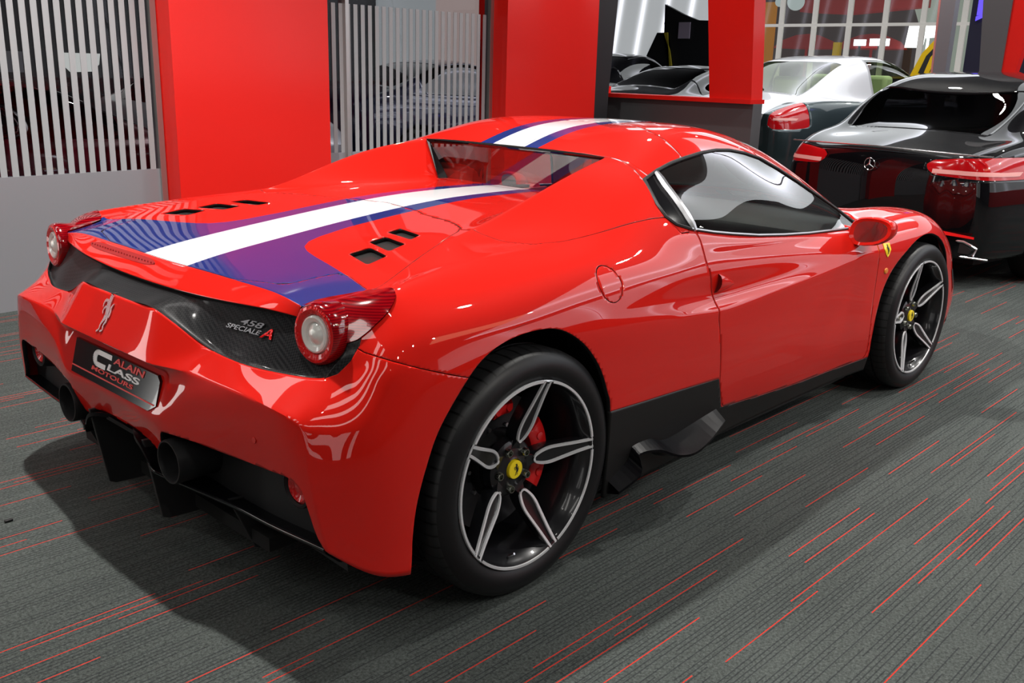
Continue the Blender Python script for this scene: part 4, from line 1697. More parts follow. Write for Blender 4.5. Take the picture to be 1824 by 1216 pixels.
fl = MB()
fl.add([(-9, -9, 0), (32, -9, 0), (32, 16, 0), (-9, 16, 0)], [(0, 1, 2, 3)])
struct(fl.build('floor', CARPET, smooth=False))
struct(boxobj('ceiling', (-9, -9, 4.3), (32, 16, 4.4), BLACKW))
struct(boxobj('wall_back', (-9.1, -9, 0), (-9, 16, 4.3), GREYD))
struct(boxobj('wall_right', (-9, -9.1, 0), (32, -9, 4.3), GREYD))
struct(boxobj('wall_far', (-9, 16, 0), (32, 16.1, 4.3), BLACKW))

# luminous showroom wall on the right hand side: white panels with brighter seams
def lumi(name, pts_x, y0, y1, z0, z1, axis, seams, base=.9, edge=4.0, face=1):
    m = mat(name + '_glow', (.6, .6, .62), .5)
    nt, b, N, L = nodes(m)
    tc = N.new('ShaderNodeTexCoord')
    sp = N.new('ShaderNodeSeparateXYZ')
    L.new(tc.outputs['Object'], sp.inputs[0])

    def M(op, a, b_=None):
        n = N.new('ShaderNodeMath')
        n.operation = op
        for i, v in enumerate((a, b_)):
            if v is None:
                continue
            if isinstance(v, (int, float)):
                n.inputs[i].default_value = v
            else:
                L.new(v, n.inputs[i])
        return n.outputs[0]
    u = sp.outputs[0 if axis == 'x' else 1]
    u = M('ADD', u, M('MULTIPLY', sp.outputs[2], seams[1]))
    fr = M('ABSOLUTE', M('SUBTRACT', M('FRACT', M('DIVIDE', u, seams[0])), .5))   # .5 at seam
    glow = M('POWER', M('MULTIPLY', fr, 2.0), 6.0)
    line = M('LESS_THAN', fr, .494)
    mx = N.new('ShaderNodeMixRGB')
    mx.inputs[1].default_value = (.80, .84, .86, 1)
    mx.inputs[2].default_value = (.86, .86, 1.0, 1)
    L.new(glow, mx.inputs[0])
    L.new(mx.outputs[0], b.inputs['Emission Color'])
    L.new(M('MULTIPLY', line, M('ADD', M('MULTIPLY', glow, edge), base)), b.inputs['Emission Strength'])
    return m


LUMR = lumi('luminous_wall', None, 0, 0, 0, 0, 'x', (3.1, .3), .8, 2.0)
LUMC = lumi('luminous_ceiling', None, 0, 0, 0, 0, 'y', (2.6, 0), 1.9, 4.5)
LUMF = lumi('luminous_far', None, 0, 0, 0, 0, 'y', (.65, .15), .42, 1.6)
B_ = MB()
B_.box((3.2, -7.6, 1.05), (17.0, -7.4, 3.3))
struct(B_.build('wall_side', LUMR, smooth=False))
struct(boxobj('wall_side', (3.2, -7.6, 0), (17.0, -7.35, 1.05), REDWALL))
# lit columns behind the camera
for y in (-6.3, -5.2, -4.3, -3.6):
    struct(boxobj('wall_back', (-6.1, y - .22, .05), (-6.0, y + .22, 2.9), emis('lightbox_white' + str(y), (1, .98, .95), 1.6)))
struct(boxobj('wall_left', (-3.08, 2.98, .02), (-2.70, 3.1, 3.2), emis('lightbox_side', (1, .98, .95), 4.5)))
struct(boxobj('wall_left', (-9, 3.1, 0), (-3.08, 3.2, 4.3), GREYP))
struct(boxobj('wall_left', (-3.08, 3.1, 0), (-1.95, 3.2, 4.3), BLACKW))
struct(boxobj('wall_left', (-1.95, 3.0, 0), (-1.2, 3.2, 4.3), REDWALL))
# luminous ceiling field over the front of the hall, linear lamps behind
B_ = MB()
B_.add([(6.3, 1.3, 4.25), (21, 1.3, 4.25), (21, .2, 4.25), (10.2, -.55, 4.25), (7.0, -1.35, 4.25)], [(0, 4, 3, 2, 1)])
B_.add([(21, -2.4, 4.25), (21, -8.0, 4.25), (4.8, -8.0, 4.25), (5.0, -2.8, 4.25)], [(0, 3, 2, 1)])
B_.add([(8.5, 6.6, 4.25), (17, 6.6, 4.25), (17, 2.7, 4.25), (8.5, 2.7, 4.25)], [(0, 3, 2, 1)])
struct(B_.build('ceiling_light_field', LUMC, smooth=False))
for (x0, x1, y0, y1, s_, c_) in ((-6, -2.9, -.5, -.1, 5, (1, .97, .92)), (-6, -2.9, -1.6, -1.15, 5, (1, .97, .92)), (-6, -2.9, -2.7, -2.3, 5, (1, .97, .92)), (-6, -3.2, -4.4, -4.1, 5, (1, .97, .92)),
                                 (-3.0, -.6, 2.2, 2.75, 4, (1, .97, .95)), (2.4, 4.9, -6.4, -5.4, 2.2, (1, .62, .38))):
    struct(boxobj('ceiling_panel', (x0, y0, 4.22), (x1, y1, 4.29), emis('panel_glow', c_, s_)))

# ------------------------------------------------------------------ wall with striped windows
def striped_window(n, x0, x1, z0, z1, first, pitch, dark_w, post_x):
    w = empty('window_%d' % n, (x0, 3.1, 0))
    w['kind'] = 'structure'
    boxobj('lower_panel', (0, 0, 0), (x1 - x0, .03, z0), GREYP, w)
    g = MB()
    g.add([(0, .012, z0), (x1 - x0, .012, z0), (x1 - x0, .012, 4.2), (0, .012, 4.2)], [(0, 1, 2, 3)])
    g.build('glass_pane', GLASSW, w, smooth=False)
    f = MB()
    x = first
    edges = []
    while x > x0:
        x -= pitch
    while x < x1:
        a, b = x + dark_w, x + pitch
        a, b = max(a, x0), min(b, x1)
        if b > a:
            f.box((a - x0, .004, z0), (b - x0, .008, z1))
        x += pitch
    f.build('frosted_stripes', FILM, w, smooth=False)
    if post_x:
        boxobj('frame_post', (post_x - x0, -.02, 0), (post_x - x0 + .035, .05, 4.2), ALUF, w)
    return w


GLASSW = glass_mat('window_glass', (.70, .70, .76), 0, .2)
W1 = striped_window(1, -1.2, 1.10, .745, 2.7, .185, .0612, .027, 1.06)
W2 = striped_window(2, 2.21, 3.91, .785, 1.785, 2.40, .0630, .030, 3.875)
struct(boxobj('wall_left', (1.10, 2.93, 0), (2.21, 3.25, 4.3), REDWALL))
struct(boxobj('wall_left', (3.91, 2.93, 0), (5.03, 3.25, 4.3), REDWALL))
boxobj('frame_post', (3.66 - .0, -.03, 0), (3.69, .05, 4.2), ALUF, W1)
B_ = MB()
B_.prism([(5.03, 0), (5.19, 0), (5.22, 1.2), (5.29, 2.0), (5.5, 4.3), (5.03, 4.3)], 2.93, 3.25, 'y')
struct(B_.build('wall_left', BLACKW, smooth=False))
# partition with red rimmed opening
struct(boxobj('wall_front', (5.6, 1.70, 0), (5.75, 3.3, 1.155), GREYD))
struct(boxobj('trim_1', (5.55, 1.70, 1.155), (5.78, 3.3, 1.19), REDWALL))
B_ = MB()
B_.prism([(1.705, 1.19), (2.11, 1.19), (2.20, 2.0), (2.40, 4.3), (1.80, 4.3), (1.76, 2.0)], 5.57, 5.75, 'x')
struct(B_.build('wall_front', REDWALL, smooth=False))
B_ = MB()
B_.prism([(3.20, 1.19), (3.24, 1.19), (3.24, 1.26), (3.20, 1.25)], 5.50, 5.6, 'x')
struct(B_.build('trim_2', REDWALL, smooth=False))

# far columns at right
for poly, m_, x_ in (([(1.58, 2.2), (1.43, 2.2), (1.45, 0), (1.53, 0)], GREYP, 9.0), ([(1.60, 2.2), (1.58, 2.2), (1.53, 0), (1.545, 0)], mat('pale_red_trim', (.75, .3, .28), .5), 8.99),
                     ([(1.13, 3.3), (.75, 3.3), (.75, 2.14), (.77, 0), (.89, 0), (.96, 1.5), (1.02, 2.15)], GREYD, 8.6), ([(.75, 3.3), (.30, 3.3), (.52, 2.14), (.63, 1.49), (.80, 0), (.82, 0), (.77, 1.49), (.75, 2.14)], REDWALL, 8.62)):
    B_ = MB()
    B_.prism(poly, x_, x_ + .12, 'x')
    struct(B_.build('wall_front', m_, smooth=False))
struct(boxobj('wall_front', (12.0, -6.0, 0), (12.1, 2.1, 2.45), NAVY))
struct(boxobj('wall_front', (12.0, -6.0, 2.45), (12.1, 2.1, 4.2), emis('added_glow_band', (.95, .97, 1), 1.3)))  # added glow out of view, for white reflections on the black coupe
B_ = MB()
B_.add([(10.2, 1.62, 2.10), (10.2, 1.45, 2.13), (10.2, 1.45, 2.35), (10.2, 1.62, 2.35)], [(0, 1, 2, 3)])
B_.add([(10.21, 1.63, 2.04), (10.21, 1.16, 2.26), (10.21, 1.16, 2.29), (10.21, 1.63, 2.09)], [(0, 1, 2, 3)])
sg = B_.build('wall_screen', emis('violet_glow', (.12, .08, .95), 1.4), smooth=False)
tag(sg, 'violet glowing panel behind the grey column at the right edge', 'light panel')
struct(boxobj('wall_front', (10.25, .9, 0), (10.35, 1.7, 2.6), NAVY))

# luminous far wall seen through the opening, with a black cut-out
B_ = MB()
B_.box((17.0, 8.5, 0), (17.1, 15.9, 4.3))
struct(B_.build('wall_far', LUMF, smooth=False))
B_ = MB()
FW = lambda L_: [((a + 2.563) * 1.2705 - 2.563, max(0, 1.396 + (b_ - 1.396) * 1.2705)) for a, b_ in L_]
B_.prism(FW([(7.82, 2.52), (7.45, 2.36), (7.13, 2.25), (6.2, 2.22), (6.2, 0), (8.3, 0), (8.15, 1.05), (7.95, 1.3), (8.15, 1.66), (7.95, 2.05), (7.80, 2.05)]), 16.9, 16.99, 'x')
struct(B_.build('wall_far', BLACKW, smooth=False))
pst = boxobj('wall_poster', (16.86, 9.91, 2.10), (16.89, 10.20, 2.44), mat('poster_print', (.35, .30, .38), .5))
tag(pst, 'small pale poster on the black wall seen through the opening', 'poster')
B_ = MB()
B_.prism(FW([(7.78, 2.05), (7.70, 2.05), (7.66, 1.7), (7.60, 1.4), (7.55, 1.42), (7.63, 1.75)]), 16.84, 16.88, 'x')
o_ = B_.build('yellow_streamer', mat('dull_yellow', (.35, .28, .02), .5), smooth=False)
tag(o_, 'thin yellow curved strip on the black wall behind the dark cars', 'decoration')

# neighbouring hall behind the striped glass
struct(boxobj('wall_hall', (-6, 9.0, 0), (9.5, 9.1, 4.3), BLACKW))
hp_ = boxobj('wall_board', (1.9, 8.9, 1.20), (2.5, 8.95, 1.42), mat('soft_grey_board', (.25, .25, .27), .5))
tag(hp_, 'grey board on the dark wall seen through the left striped window', 'board')
B_ = MB()
B_.prism([(2.92, 1.42), (3.36, 1.42), (3.34, 1.30), (3.25, 1.22), (3.02, 1.21), (2.94, 1.29)], 8.9, 8.95, 'y')
o_ = B_.build('wall_sign', emis('cream_sign', (.75, .78, .70), .8), smooth=False)
tag(o_, 'rounded cream sign glowing behind the left striped window', 'sign')
struct(boxobj('wall_hall', (7.4, 8.85, 0), (8.5, 8.9, 4.2), emis('pale_hall_panel', (.55, .60, .58), .45)))
struct(boxobj('wall_hall', (8.5, 8.85, 0), (10.3, 8.9, 4.2), emis('peach_hall_panel', (.72, .55, .48), .45)))

# ------------------------------------------------------------------ glazed front far away and the night street
W3 = empty('window_3', (22, 0, 0))
W3['kind'] = 'structure'
PALEF = mat('pale_window_bar', (.75, .72, .68), .45, emit=(.8, .76, .7), estr=.35)  # self-glow of the bars stands in for light falling on them
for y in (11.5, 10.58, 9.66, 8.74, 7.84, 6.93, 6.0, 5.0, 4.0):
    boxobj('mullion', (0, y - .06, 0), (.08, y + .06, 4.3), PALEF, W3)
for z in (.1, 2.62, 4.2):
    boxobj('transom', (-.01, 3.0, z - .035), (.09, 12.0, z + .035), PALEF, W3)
g = MB()
g.add([(.04, 3, 0), (.04, 12, 0), (.04, 12, 4.3), (.04, 3, 4.3)], [(0, 1, 2, 3)])
g.build('glass_pane', GLASS, W3, smooth=False)
struct(boxobj('wall_far', (22, 12, 0), (22.1, 16, 4.3), BLACKW))
struct(boxobj('wall_far', (22, -6, 0), (22.1, 3.0, 4.3), BLACKW))
for (y0, y1, z0, z1, s_, lab) in ((12.7, 12.95, 2.24, 2.46, 6, 'bright white street sign left of the first window bar'), (9.3, 9.62, 2.20, 2.36, 5, 'small lit white sign in the middle of the far window'), (8.66, 9.18, 2.2, 2.38, 5, 'wide lit white sign just right of a smaller one in the far window')):
    o_ = boxobj('street_sign', (24.3, y0, z0), (24.35, y1, z1), emis('lit_sign', (.9, .95, 1), s_))
    tag(o_, lab, 'sign')
    b = MB()
    b.box((24.31, (y0 + y1) / 2 - .03, 0), (24.34, (y0 + y1) / 2 + .03, z0))
    b.build('sign_post', BLACKM, o_, smooth=False)
B_ = MB()
B_.prism([(8.46, 2.76), (7.60, 2.76), (7.60, 2.45), (8.02, 2.42), (8.05, 2.18), (8.52, 2.18), (8.46, 2.76)], 25, 25.05, 'x')
B_.box((25.01, 7.9, 0), (25.04, 7.96, 2.5))
o_ = B_.build('street_sign', emis('big_sign', (1, 1, 1), 3.5), smooth=False)
tag(o_, 'large blank white lightbox beyond the right end of the far window', 'sign')
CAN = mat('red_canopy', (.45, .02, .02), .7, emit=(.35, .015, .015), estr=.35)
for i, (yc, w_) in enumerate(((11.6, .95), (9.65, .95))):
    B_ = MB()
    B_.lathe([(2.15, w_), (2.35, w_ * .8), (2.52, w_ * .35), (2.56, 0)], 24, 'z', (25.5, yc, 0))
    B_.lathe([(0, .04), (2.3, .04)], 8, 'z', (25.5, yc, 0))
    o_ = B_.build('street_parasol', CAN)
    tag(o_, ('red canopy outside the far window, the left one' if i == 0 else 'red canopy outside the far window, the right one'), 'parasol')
B_ = MB()
B_.prism([(12.2, 3.6), (8.6, 3.6), (8.6, 3.28), (10.8, 3.12), (12.2, 3.2)], 26, 26.6, 'x')
o_ = B_.build('awning', CAN, smooth=False)
tag(o_, 'red awning above the parasols outside the far window', 'awning')
for i, (y_, r_) in enumerate(((11.55, .24), (12.05, .13))):
    B_ = MB()
    B_.lathe([(-r_ * math.cos(a_), r_ * math.sin(a_) + .0001) for a_ in np.linspace(0, PI, 14)], 24, 'z', (24.5, y_, 3.38))
    B_.tube([(24.5, y_, 3.4), (24.5, y_, 4.4)], .02, 6)
    o_ = B_.build('globe_lamp', emis('globe_glow', (.55, .62, .62), .8))
    tag(o_, 'large pale globe lamp at the top of the far window' if i == 0 else 'small pale globe lamp left of the larger one', 'lamp')
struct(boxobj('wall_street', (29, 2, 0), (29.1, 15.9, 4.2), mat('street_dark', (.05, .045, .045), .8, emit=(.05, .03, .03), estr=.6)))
B_ = MB()
B_.prism([(9.4, 4.2), (6.4, 4.2), (6.4, 1.6), (8.9, 1.6), (8.9, 2.6), (9.2, 3.3)], 27, 27.05, 'x')
o_ = B_.build('shop_front', emis('pale_shop', (.42, .46, .40), .75), smooth=False)
tag(o_, 'pale lit shop front seen through the right part of the far window', 'shop front')
o_ = boxobj('yellow_post', (20.0, 7.93, .0), (20.1, 8.10, 2.14), mat('yellow_gloss', (.85, .55, .01), .35, 0, .5))
tag(o_, 'short yellow post standing behind the silver car roof', 'post')
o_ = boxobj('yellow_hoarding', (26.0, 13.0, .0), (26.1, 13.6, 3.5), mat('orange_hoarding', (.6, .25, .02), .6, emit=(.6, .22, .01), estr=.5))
tag(o_, 'orange strip of hoarding at the left end of the far window', 'hoarding')

# ------------------------------------------------------------------ ceiling spotlights
BULB = emis('bulb_glow', (1, .97, .92), 60)
for i, (x, y, z) in enumerate([(x, y, 4.1) for x in (-2.8, -.4, 2.2, 4.8, 7.4) for y in (-5.2, -1.7, 1.7)] + [(10.5, 1.7, 4.1), (14, 1.7, 4.1)] + [(x, 5.8, 4.1) for x in (0, 3.5, 7.0, 10.5)]):
    s_ = empty('ceiling_spotlight', (x, y, z))
    tag(s_, 'round black spotlight hanging under the dark showroom ceiling', 'spotlight', 'spotlights under the showroom ceiling')
    b = MB()
    b.lathe([(.0, .05), (.0, .058), (.12, .058), (.13, .02), (.20, .02)], 20, 'z')
    b.build('lamp_housing', BLACKM, s_)
    b = MB()
    b.lathe([(.01, .05), (.008, 0)], 20, 'z')
    b.build('lamp_lens', BULB, s_)
# ------------------------------------------------------------------ other cars
def coupe(name, label, loc, rz, L, W, prof, paint, lamp=None, paint2=None, two=None, zs=.78, glassm=None, wheels=True, cat='car', group=None, bumper_z=.22, wr=.34, tint=None, rw=None, sw=None):
    """prof: list of (x, z_deck, z_roof_edge, y_roof_edge, z_centre) from the tail to the nose"""
    root = empty(name, loc, rz)
    tag(root, label, cat, group)
    global CV, CF, CT, CC, _vid
    CV, CF, CT, CC, _vid = [], [], [], {}, {}
    hw = W / 2
    n = len(prof)
    xs = [p[0] for p in prof]

    def wf(x):   # plan taper
        t = x / L
        return hw * float(np.interp(t, [0, .04, .12, .3, .7, .88, .96, 1], [.80, .90, .975, 1, 1, .96, .86, .70]))
    rows = []
    for f, zf in ((.955, lambda p: bumper_z), (1.0, lambda p: bumper_z + (zs - bumper_z) * .5), (.985, lambda p: zs), (.92, lambda p: min(p[1] - .03, zs + (p[1] - zs) * .75)), (.84, lambda p: p[1])):
        rows.append([(p[0], wf(p[0]) * f, zf(p)) for p in prof])
    mid, edge, in1, cen = [], [], [], []
    for p in prof:
        w = wf(p[0])
        mid.append((p[0], (w * .84 + p[3]) / 2 + .02, (p[1] + p[2]) / 2 + .02 * (p[2] > p[1] + .05)))
        edge.append((p[0], p[3], p[2]))
        in1.append((p[0], p[3] * .5, (p[2] + p[4] * 3) / 4))
        cen.append((p[0], 0, p[4]))
    rows += [mid, edge, in1, cen]
    cab = [j for j in range(n) if prof[j][2] > prof[j][1] + .12]
    c0, c1 = cab[0], cab[-1]
    top = max(p[4] for p in prof)
    roof = [j for j in cab if prof[j][4] > top - .075]

    def t(lane):
        def f(j):
            if lane in (4, 5):
                if sw:
                    return 1 if sw[0] <= j < sw[1] else 0
                return 1 if c0 <= j < c1 else 0
            if lane in (6, 7):
                if rw:
                    if rw[0] <= j < rw[1]:
                        return 2
                elif c0 - 1 <= j < roof[0]:
                    return 2
                if roof[-1] <= j < c1 + 1:
                    return 3
            return 0
        return f
    for k in range(len(rows) - 1):
        strip(rows[k], rows[k + 1], t(k))
    for e_, sg in ((0, -1), (n - 1, 1)):
        lanes = [rows[k][e_] for k in (5, 6, 7, 8)]
        cols = [[rows[k][e_]] for k in range(5)]
        for k in range(5):
            for q, lp_ in enumerate(lanes):
                b_ = (.05, .09, .11, .12)[q] * (1 if k < 3 else .6 if k == 3 else .12)
                if k == 4:
                    cols[k].append(lp_)
                else:
                    cols[k].append((rows[k][e_][0] + sg * b_, lp_[1], rows[k][e_][2] + (.0 if k < 3 else (lp_[2] - rows[4][e_][2]) * .8)))
        for k in range(4):
            for q in range(4):
                qd = [cols[k][q], cols[k + 1][q], cols[k + 1][q + 1], cols[k][q + 1]]
                quad(qd if sg > 0 else qd[::-1], 0)
    V, F, T = cc_surface(CV, CF, CT, CC, 3, 2)
    s = Surf(V, [tuple(f) for f in F.tolist()], T.tolist())
    wx = (L * .19, L * .81) if wheels else ()
    for x in wx:
        _, s = s.clip(lambda V, x=x: np.minimum(wr + .045 - np.hypot(V[:, 0] - x, V[:, 2] - wr), np.abs(V[:, 1]) - .5))
    if lamp:
        fld = both(sym(polyfield(lamp[0], (1, 2))), lambda V: lamp[1] - V[:, 0])
        kp = [t_ == 0 for t_ in s.T]
        a_, b_ = s.sub(kp), s.sub([not k for k in kp])
        lm, a_ = a_.clip(fld)
        s = merge(a_, b_)
        for sg in (1, -1):
            l_, _ = lm.clip(lambda V: V[:, 1] * sg)
            l_.T = [0] * len(l_.T)
            lo_ = l_.build('tail_lamp', lamp[2], root, 0)
            c_ = l_.compact().V
            if len(c_):
                # pale light strip across the lamp
                zc, h = (c_[:, 2].min() + c_[:, 2].max()) / 2 - .035, .014
                st, _ = l_.clip(lambda V: h - np.abs(V[:, 2] - zc))
                ins = (c_[:, 1].min() + .04, c_[:, 1].max() - .05)
                st, _ = st.clip(lambda V: np.minimum(V[:, 1] - ins[0], ins[1] - V[:, 1]))
                if st.F:
                    so = st.build('lamp_strip', PINKL, lo_, 0)
                    d = so.modifiers.new('lift', 'DISPLACE')
                    d.strength, d.mid_level = .004, 0
    for tg, nm, mt in ((1, 'side_window', tint or TINTD), (2, 'rear_window', tint or TINTD), (3, 'windscreen', tint or TINTD)):
        g, s = only(s, {tg})
        g.T = [0] * len(g.T)
        if tg == 1:
            for sg in (1, -1):
                gg, _ = g.clip(lambda V: V[:, 1] * sg)
                gg.build(nm, mt, root, 0)
        else:
            g.build(nm, mt, root, 0)
    if two is not None:
        a_, b_ = s.clip(two)
        a_.T, b_.T = [0] * len(a_.T), [1] * len(b_.T)
        s = merge(a_, b_)
        s.build('body_shell', [paint, paint2], root, .01)
    else:
        s.T = [0] * len(s.T)
        s.build('body_shell', paint, root, .01)
    d = MB()
    d.box((L * .04, -hw * .75, .16), (L * .96, hw * .75, .34))
    d.box((L * .26, -hw * .93, .18), (L * .74, hw * .93, .5))
    d.build('underbody', DARK, root, smooth=False)
    if wheels:
        for x in wx:
            for sg in (-1, 1):
                w = MB()
                w.lathe([(.012, wr * .74), (0, wr * .78), (-.004, wr * .9), (.02, wr), (.2, wr), (.22, wr * .7)], 40, 'y')
                w.V = [(v[0], -sg * v[1], v[2]) for v in w.V]
                wo = w.build('wheel', RUBBER, root)
                wo.location = (x, sg * (hw - .03), wr)
                r_ = MB()
                for k in range(10):
                    a_ = 2 * PI * k / 10
                    r_.tube([(.05 * math.cos(a_), .02, .05 * math.sin(a_)), (wr * .72 * math.cos(a_), .006, wr * .72 * math.sin(a_))], .014, 6)
                r_.lathe([(.004, wr * .75), (.02, wr * .70), (.12, wr * .68)], 40, 'y')
                r_.lathe([(.01, 0), (.01, .06), (.05, .06)], 16, 'y')
                r_.V = [(v[0], -sg * v[1], v[2]) for v in r_.V]
                r_.build('rim', STEEL, wo)
    return root


TINTD = glass_mat('dark_car_glass', (.10, .10, .11), 0, 1.3)
PALEG = glass_mat('pale_car_glass', (.62, .70, .52), 0, 1.2)
PINKL = mat('pale_lamp_strip', (.75, .35, .33), .3, emit=(.9, .35, .3), estr=.15)
TAILM = mat('tail_lamp_red', (.45, .004, .006), .12, 0, 1, .02, emit=(.6, .0, .01), estr=.08)
BLACKP = mat('black_car_paint', (.003, .003, .004), .4, 0, 1, .01, spec=.03)
SILVER = mat('silver_car_paint', (.72, .73, .76), .3, .35, 1, .02)
TEAL = mat('dark_teal_paint', (.035, .055, .06), .3, .5, 1, .02)
BURG = mat('burgundy_paint', (.09, .004, .012), .3, .3, 1, .02)
NAVYP = mat('navy_paint', (.006, .009, .04), .3, .3, 1, .02)
YELP = mat('yellow_car_paint', (.9, .55, .01), .3, 0, 1, .02)

# large black coupe
SP = [(.05, .90, .90, .50, .93), (.22, .955, .96, .52, .985), (.45, 1.0, 1.02, .55, 1.045), (.70, 1.02, 1.20, .60, 1.13), (.90, 1.02, 1.32, .585, 1.29), (1.12, 1.0, 1.395, .58, 1.415), (1.5, .985, 1.43, .57, 1.462), (2.1, .975, 1.42, .57, 1.465), (2.7, .97, 1.31, .57, 1.40), (3.15, .975, 1.12, .60, 1.20), (3.5, .96, .97, .60, 1.0), (4.1, .90, .91, .55, .93), (4.7, .78, .80, .5, .82), (4.95, .66, .68, .45, .70)]
slamp = [(.40, .835), (.44, .865), (.60, .885), (.80, .90), (1.0, .905), (1.0, .765), (.80, .755), (.60, .76), (.47, .77), (.42, .795)]
SC_ = coupe('black_coupe', 'large black luxury coupe parked directly in front of the red sports car', (5.15, .40, 0), -.164, 5.0, 1.90, SP, BLACKP, (slamp, .62, TAILM), zs=.74, rw=(2, 4), sw=(5, 10))
b = MB()
P = [(-.07, 0, .93)]
t_ = MB()
R0 = .045
t_.lathe([(-.003, R0), (-.006, R0 - .003), (-.003, R0 - .006)], 32, 'x')
for k in range(3):
    a = PI / 2 + 2 * PI * k / 3
    t_.tube([(-.004, 0, 0), (-.004, .041 * math.cos(a), .041 * math.sin(a))], [.006, .0015], 6)
t_.V = [(v[0] - .085, v[1], v[2] + .80) for v in t_.V]
t_.build('round_badge', CHROME, SC_)
for s in (1, -1):
    e = MB()
    e.tube([(.02, s * .50, .34), (.02, s * .72, .34), (.05, s * .80, .30), (.05, s * .78, .25)], .009, 6)
    e.tube([(.0, s * .48, .235), (.06, s * .88, .235)], .008, 6)
    e.prism([(s * .52, .26), (s * .52, .325), (s * .72, .325), (s * .78, .29), (s * .76, .26)], .02, .06, 'x', 1)
    e.build('exhaust_tip', [CHROME, BLACKM], SC_)
    e = MB()
    e.add([(.0, s * .58, .40), (.02, s * .80, .385), (.02, s * .80, .37), (.0, s * .58, .375)], [(0, 1, 2, 3)])
    e.V = [(v[0] - .03, v[1], v[2]) for v in e.V]
    e.build('reflector', mat('reflector_red', (.7, .01, .01), .3, emit=(.8, .01, .01), estr=.3), SC_)
e = MB()
e.tube([(.02, y, .925 - .02 * abs(y)) for y in np.linspace(-.8, .8, 15)], .006, 6)
e.V = [(v[0] - .04 + .10 * (v[1] / .8) ** 2, v[1], v[2]) for v in e.V]
e.build('chrome_strip', CHROME, SC_)

# silver and teal grand coupe
WPf = [(.08, .98, .99, .50, 1.02), (.35, 1.06, 1.08, .54, 1.11), (.75, 1.12, 1.16, .60, 1.20), (1.15, 1.14, 1.36, .62, 1.38), (1.55, 1.14, 1.54, .60, 1.57), (2.0, 1.13, 1.60, .60, 1.645), (2.5, 1.12, 1.60, .60, 1.65), (3.0, 1.12, 1.48, .60, 1.56), (3.4, 1.12, 1.28, .62, 1.35), (3.75, 1.11, 1.13, .62, 1.15), (4.4, 1.06, 1.07, .55, 1.10), (5.0, .98, .99, .5, 1.02), (5.3, .85, .86, .45, .88)]
wl = [(.72, .84), (.73, 1.0), (.78, 1.09), (.90, 1.11), (1.0, 1.09), (1.0, .86), (.90, .80), (.78, .80)]
coupe('two_tone_coupe', 'silver over dark teal grand coupe behind the black coupe', (8.42, 3.81, 0), -.141, 5.3, 1.96, WPf, SILVER, (wl, .55, TAILM), TEAL, lambda V: V[:, 2] - np.interp(V[:, 0], [0, .3, .9, 2.5, 5.3], [.98, 1.08, 1.115, 1.10, 1.0]) + np.clip((.66 - np.abs(V[:, 1])) * 4, 0, .42) * np.clip((.5 - V[:, 0]) * 4, 0, 1), zs=.88, tint=PALEG, wr=.38, rw=(2, 4), sw=(5, 8))

lowp = lambda k=1.0: [(.05, .80 * k, .82 * k, .5, .84 * k), (.3, .86 * k, .88 * k, .52, .90 * k), (.7, .88 * k, .93 * k, .55, .96 * k), (1.1, .87 * k, 1.04 * k, .56, 1.07 * k), (1.5, .86 * k, 1.13 * k, .55, 1.16 * k), (1.9, .85 * k, 1.16 * k, .54, 1.20 * k), (2.3, .84 * k, 1.13 * k, .54, 1.18 * k), (2.7, .83 * k, .98 * k, .56, 1.05 * k), (3.1, .82 * k, .84 * k, .6, .87 * k), (3.6, .76 * k, .77 * k, .58, .79 * k), (4.1, .66 * k, .67 * k, .5, .69 * k), (4.45, .52 * k, .53 * k, .45, .55 * k)]
coupe('black_sports_car', 'black sports car with a bright roof edge, farthest left in the opening', (10.5, 8.4, 0), .0, 4.5, 1.9, lowp(1.40), BLACKP, zs=.88)
coupe('black_sports_car', 'black sports car at the right side of the opening beside the red panel', (9.3, 6.05, 0), .0, 4.5, 1.8, lowp(1.25), BLACKP, zs=.78)
coupe('burgundy_car', 'burgundy car behind the left striped window', (-1.5, 4.6, 0), .0, 4.3, 1.8, lowp(1.04), BURG, zs=.7)
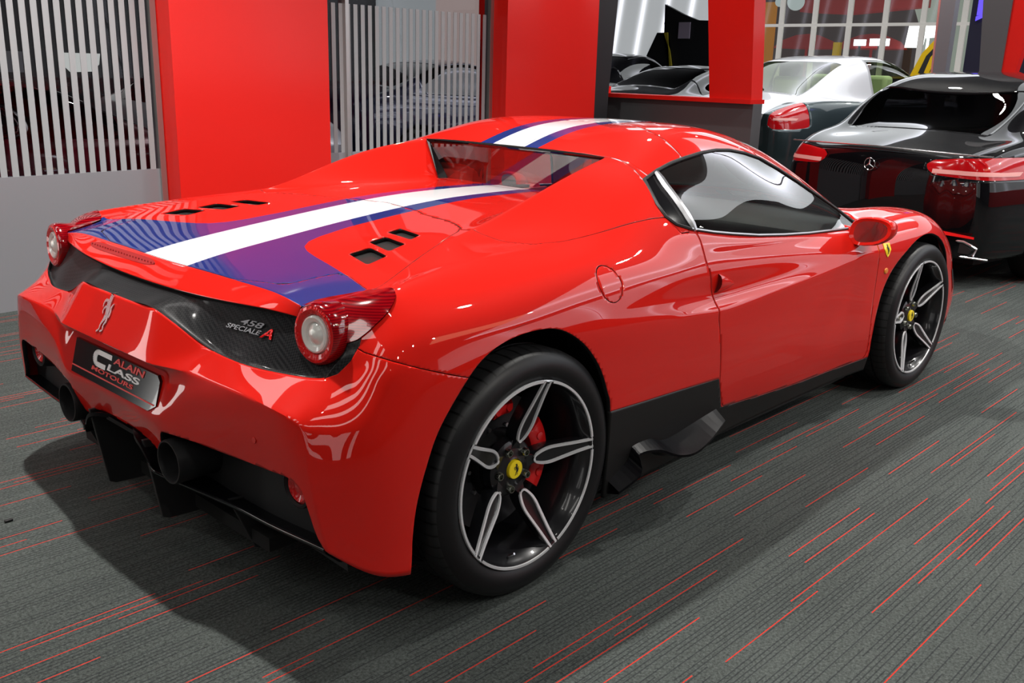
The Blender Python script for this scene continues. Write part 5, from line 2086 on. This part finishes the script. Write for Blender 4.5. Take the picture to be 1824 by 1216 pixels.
coupe('navy_car', 'dark navy car behind the striped window between the red columns', (5.0, 7.0, 0), .0, 4.2, 1.8, [(a * .93, b_, c_, d_, e_) for a, b_, c_, d_, e_ in lowp(1.22)], NAVYP, zs=.8)
coupe('white_car', 'white car low behind the second striped window', (3.85, 8.75, 0), -PI / 2, 3.0, 1.75, [(a * .67, b_ * 1.1, c_ * 1.1, d_ * .9, e_ * 1.1) for a, b_, c_, d_, e_ in lowp(1.0)], SILVER, zs=.6, wr=.3)
YC = coupe('yellow_sports_car', 'yellow sports car behind the silver coupe', (16.9, 5.2, 0), .3, 4.4, 1.9, lowp(1.2), YELP, zs=.75)
d = MB()
d.prism([(.0, .0), (.18, .45), (.42, .75), (.62, .62), (.60, .35), (.42, .05), (.3, -.1)], -.04, .04, 'y')
d.prism([(.16, .10), (.26, .40), (.42, .60), (.50, .50), (.44, .25), (.30, .02)], -.05, .05, 'y', 1)
d.prism([(.26, .10), (.34, .38), (.43, .50), (.42, .30), (.34, .08)], -.055, .055, 'y', 0)
o_ = d.build('raised_door', [YELP, BLACKM], None, smooth=False)
o_.matrix_world = Matrix.Translation((17.0, 5.05, 1.40)) @ Matrix.Rotation(-PI / 2 + .2, 4, 'Z')
mw = o_.matrix_world.copy()
o_.parent = YC
o_.matrix_parent_inverse = (Matrix.Translation(YC.location) @ YC.rotation_euler.to_matrix().to_4x4()).inverted()
PALEI = mat('pale_green_leather', (.62, .68, .50), .6)
TT = bpy.data.objects['two_tone_coupe']
d = MB()
d.box((1.0, -.60, .98), (3.3, .60, 1.12))
d.build('parcel_shelf', PALEI, TT, bevel=.03)
for y_ in (-.35, .35):
    for x_, z_ in ((1.75, 1.38), (2.6, 1.42)):
        d = MB()
        d.box((x_, y_ - .22, 1.12), (x_ + .2, y_ + .22, z_))
        d.build('seat', PALEI, TT, bevel=.05)
# small litter on the carpet
for p_, m_, lab in (((-.86, .43, 0), BLACKM, 'tiny dark scrap on the carpet left of the car'),):
    b = MB()
    b.box((-.012, -.006, .001), (.012, .006, .008))
    o_ = b.build('carpet_scrap', m_, None, bevel=.002, loc=p_)
    tag(o_, lab, 'scrap')
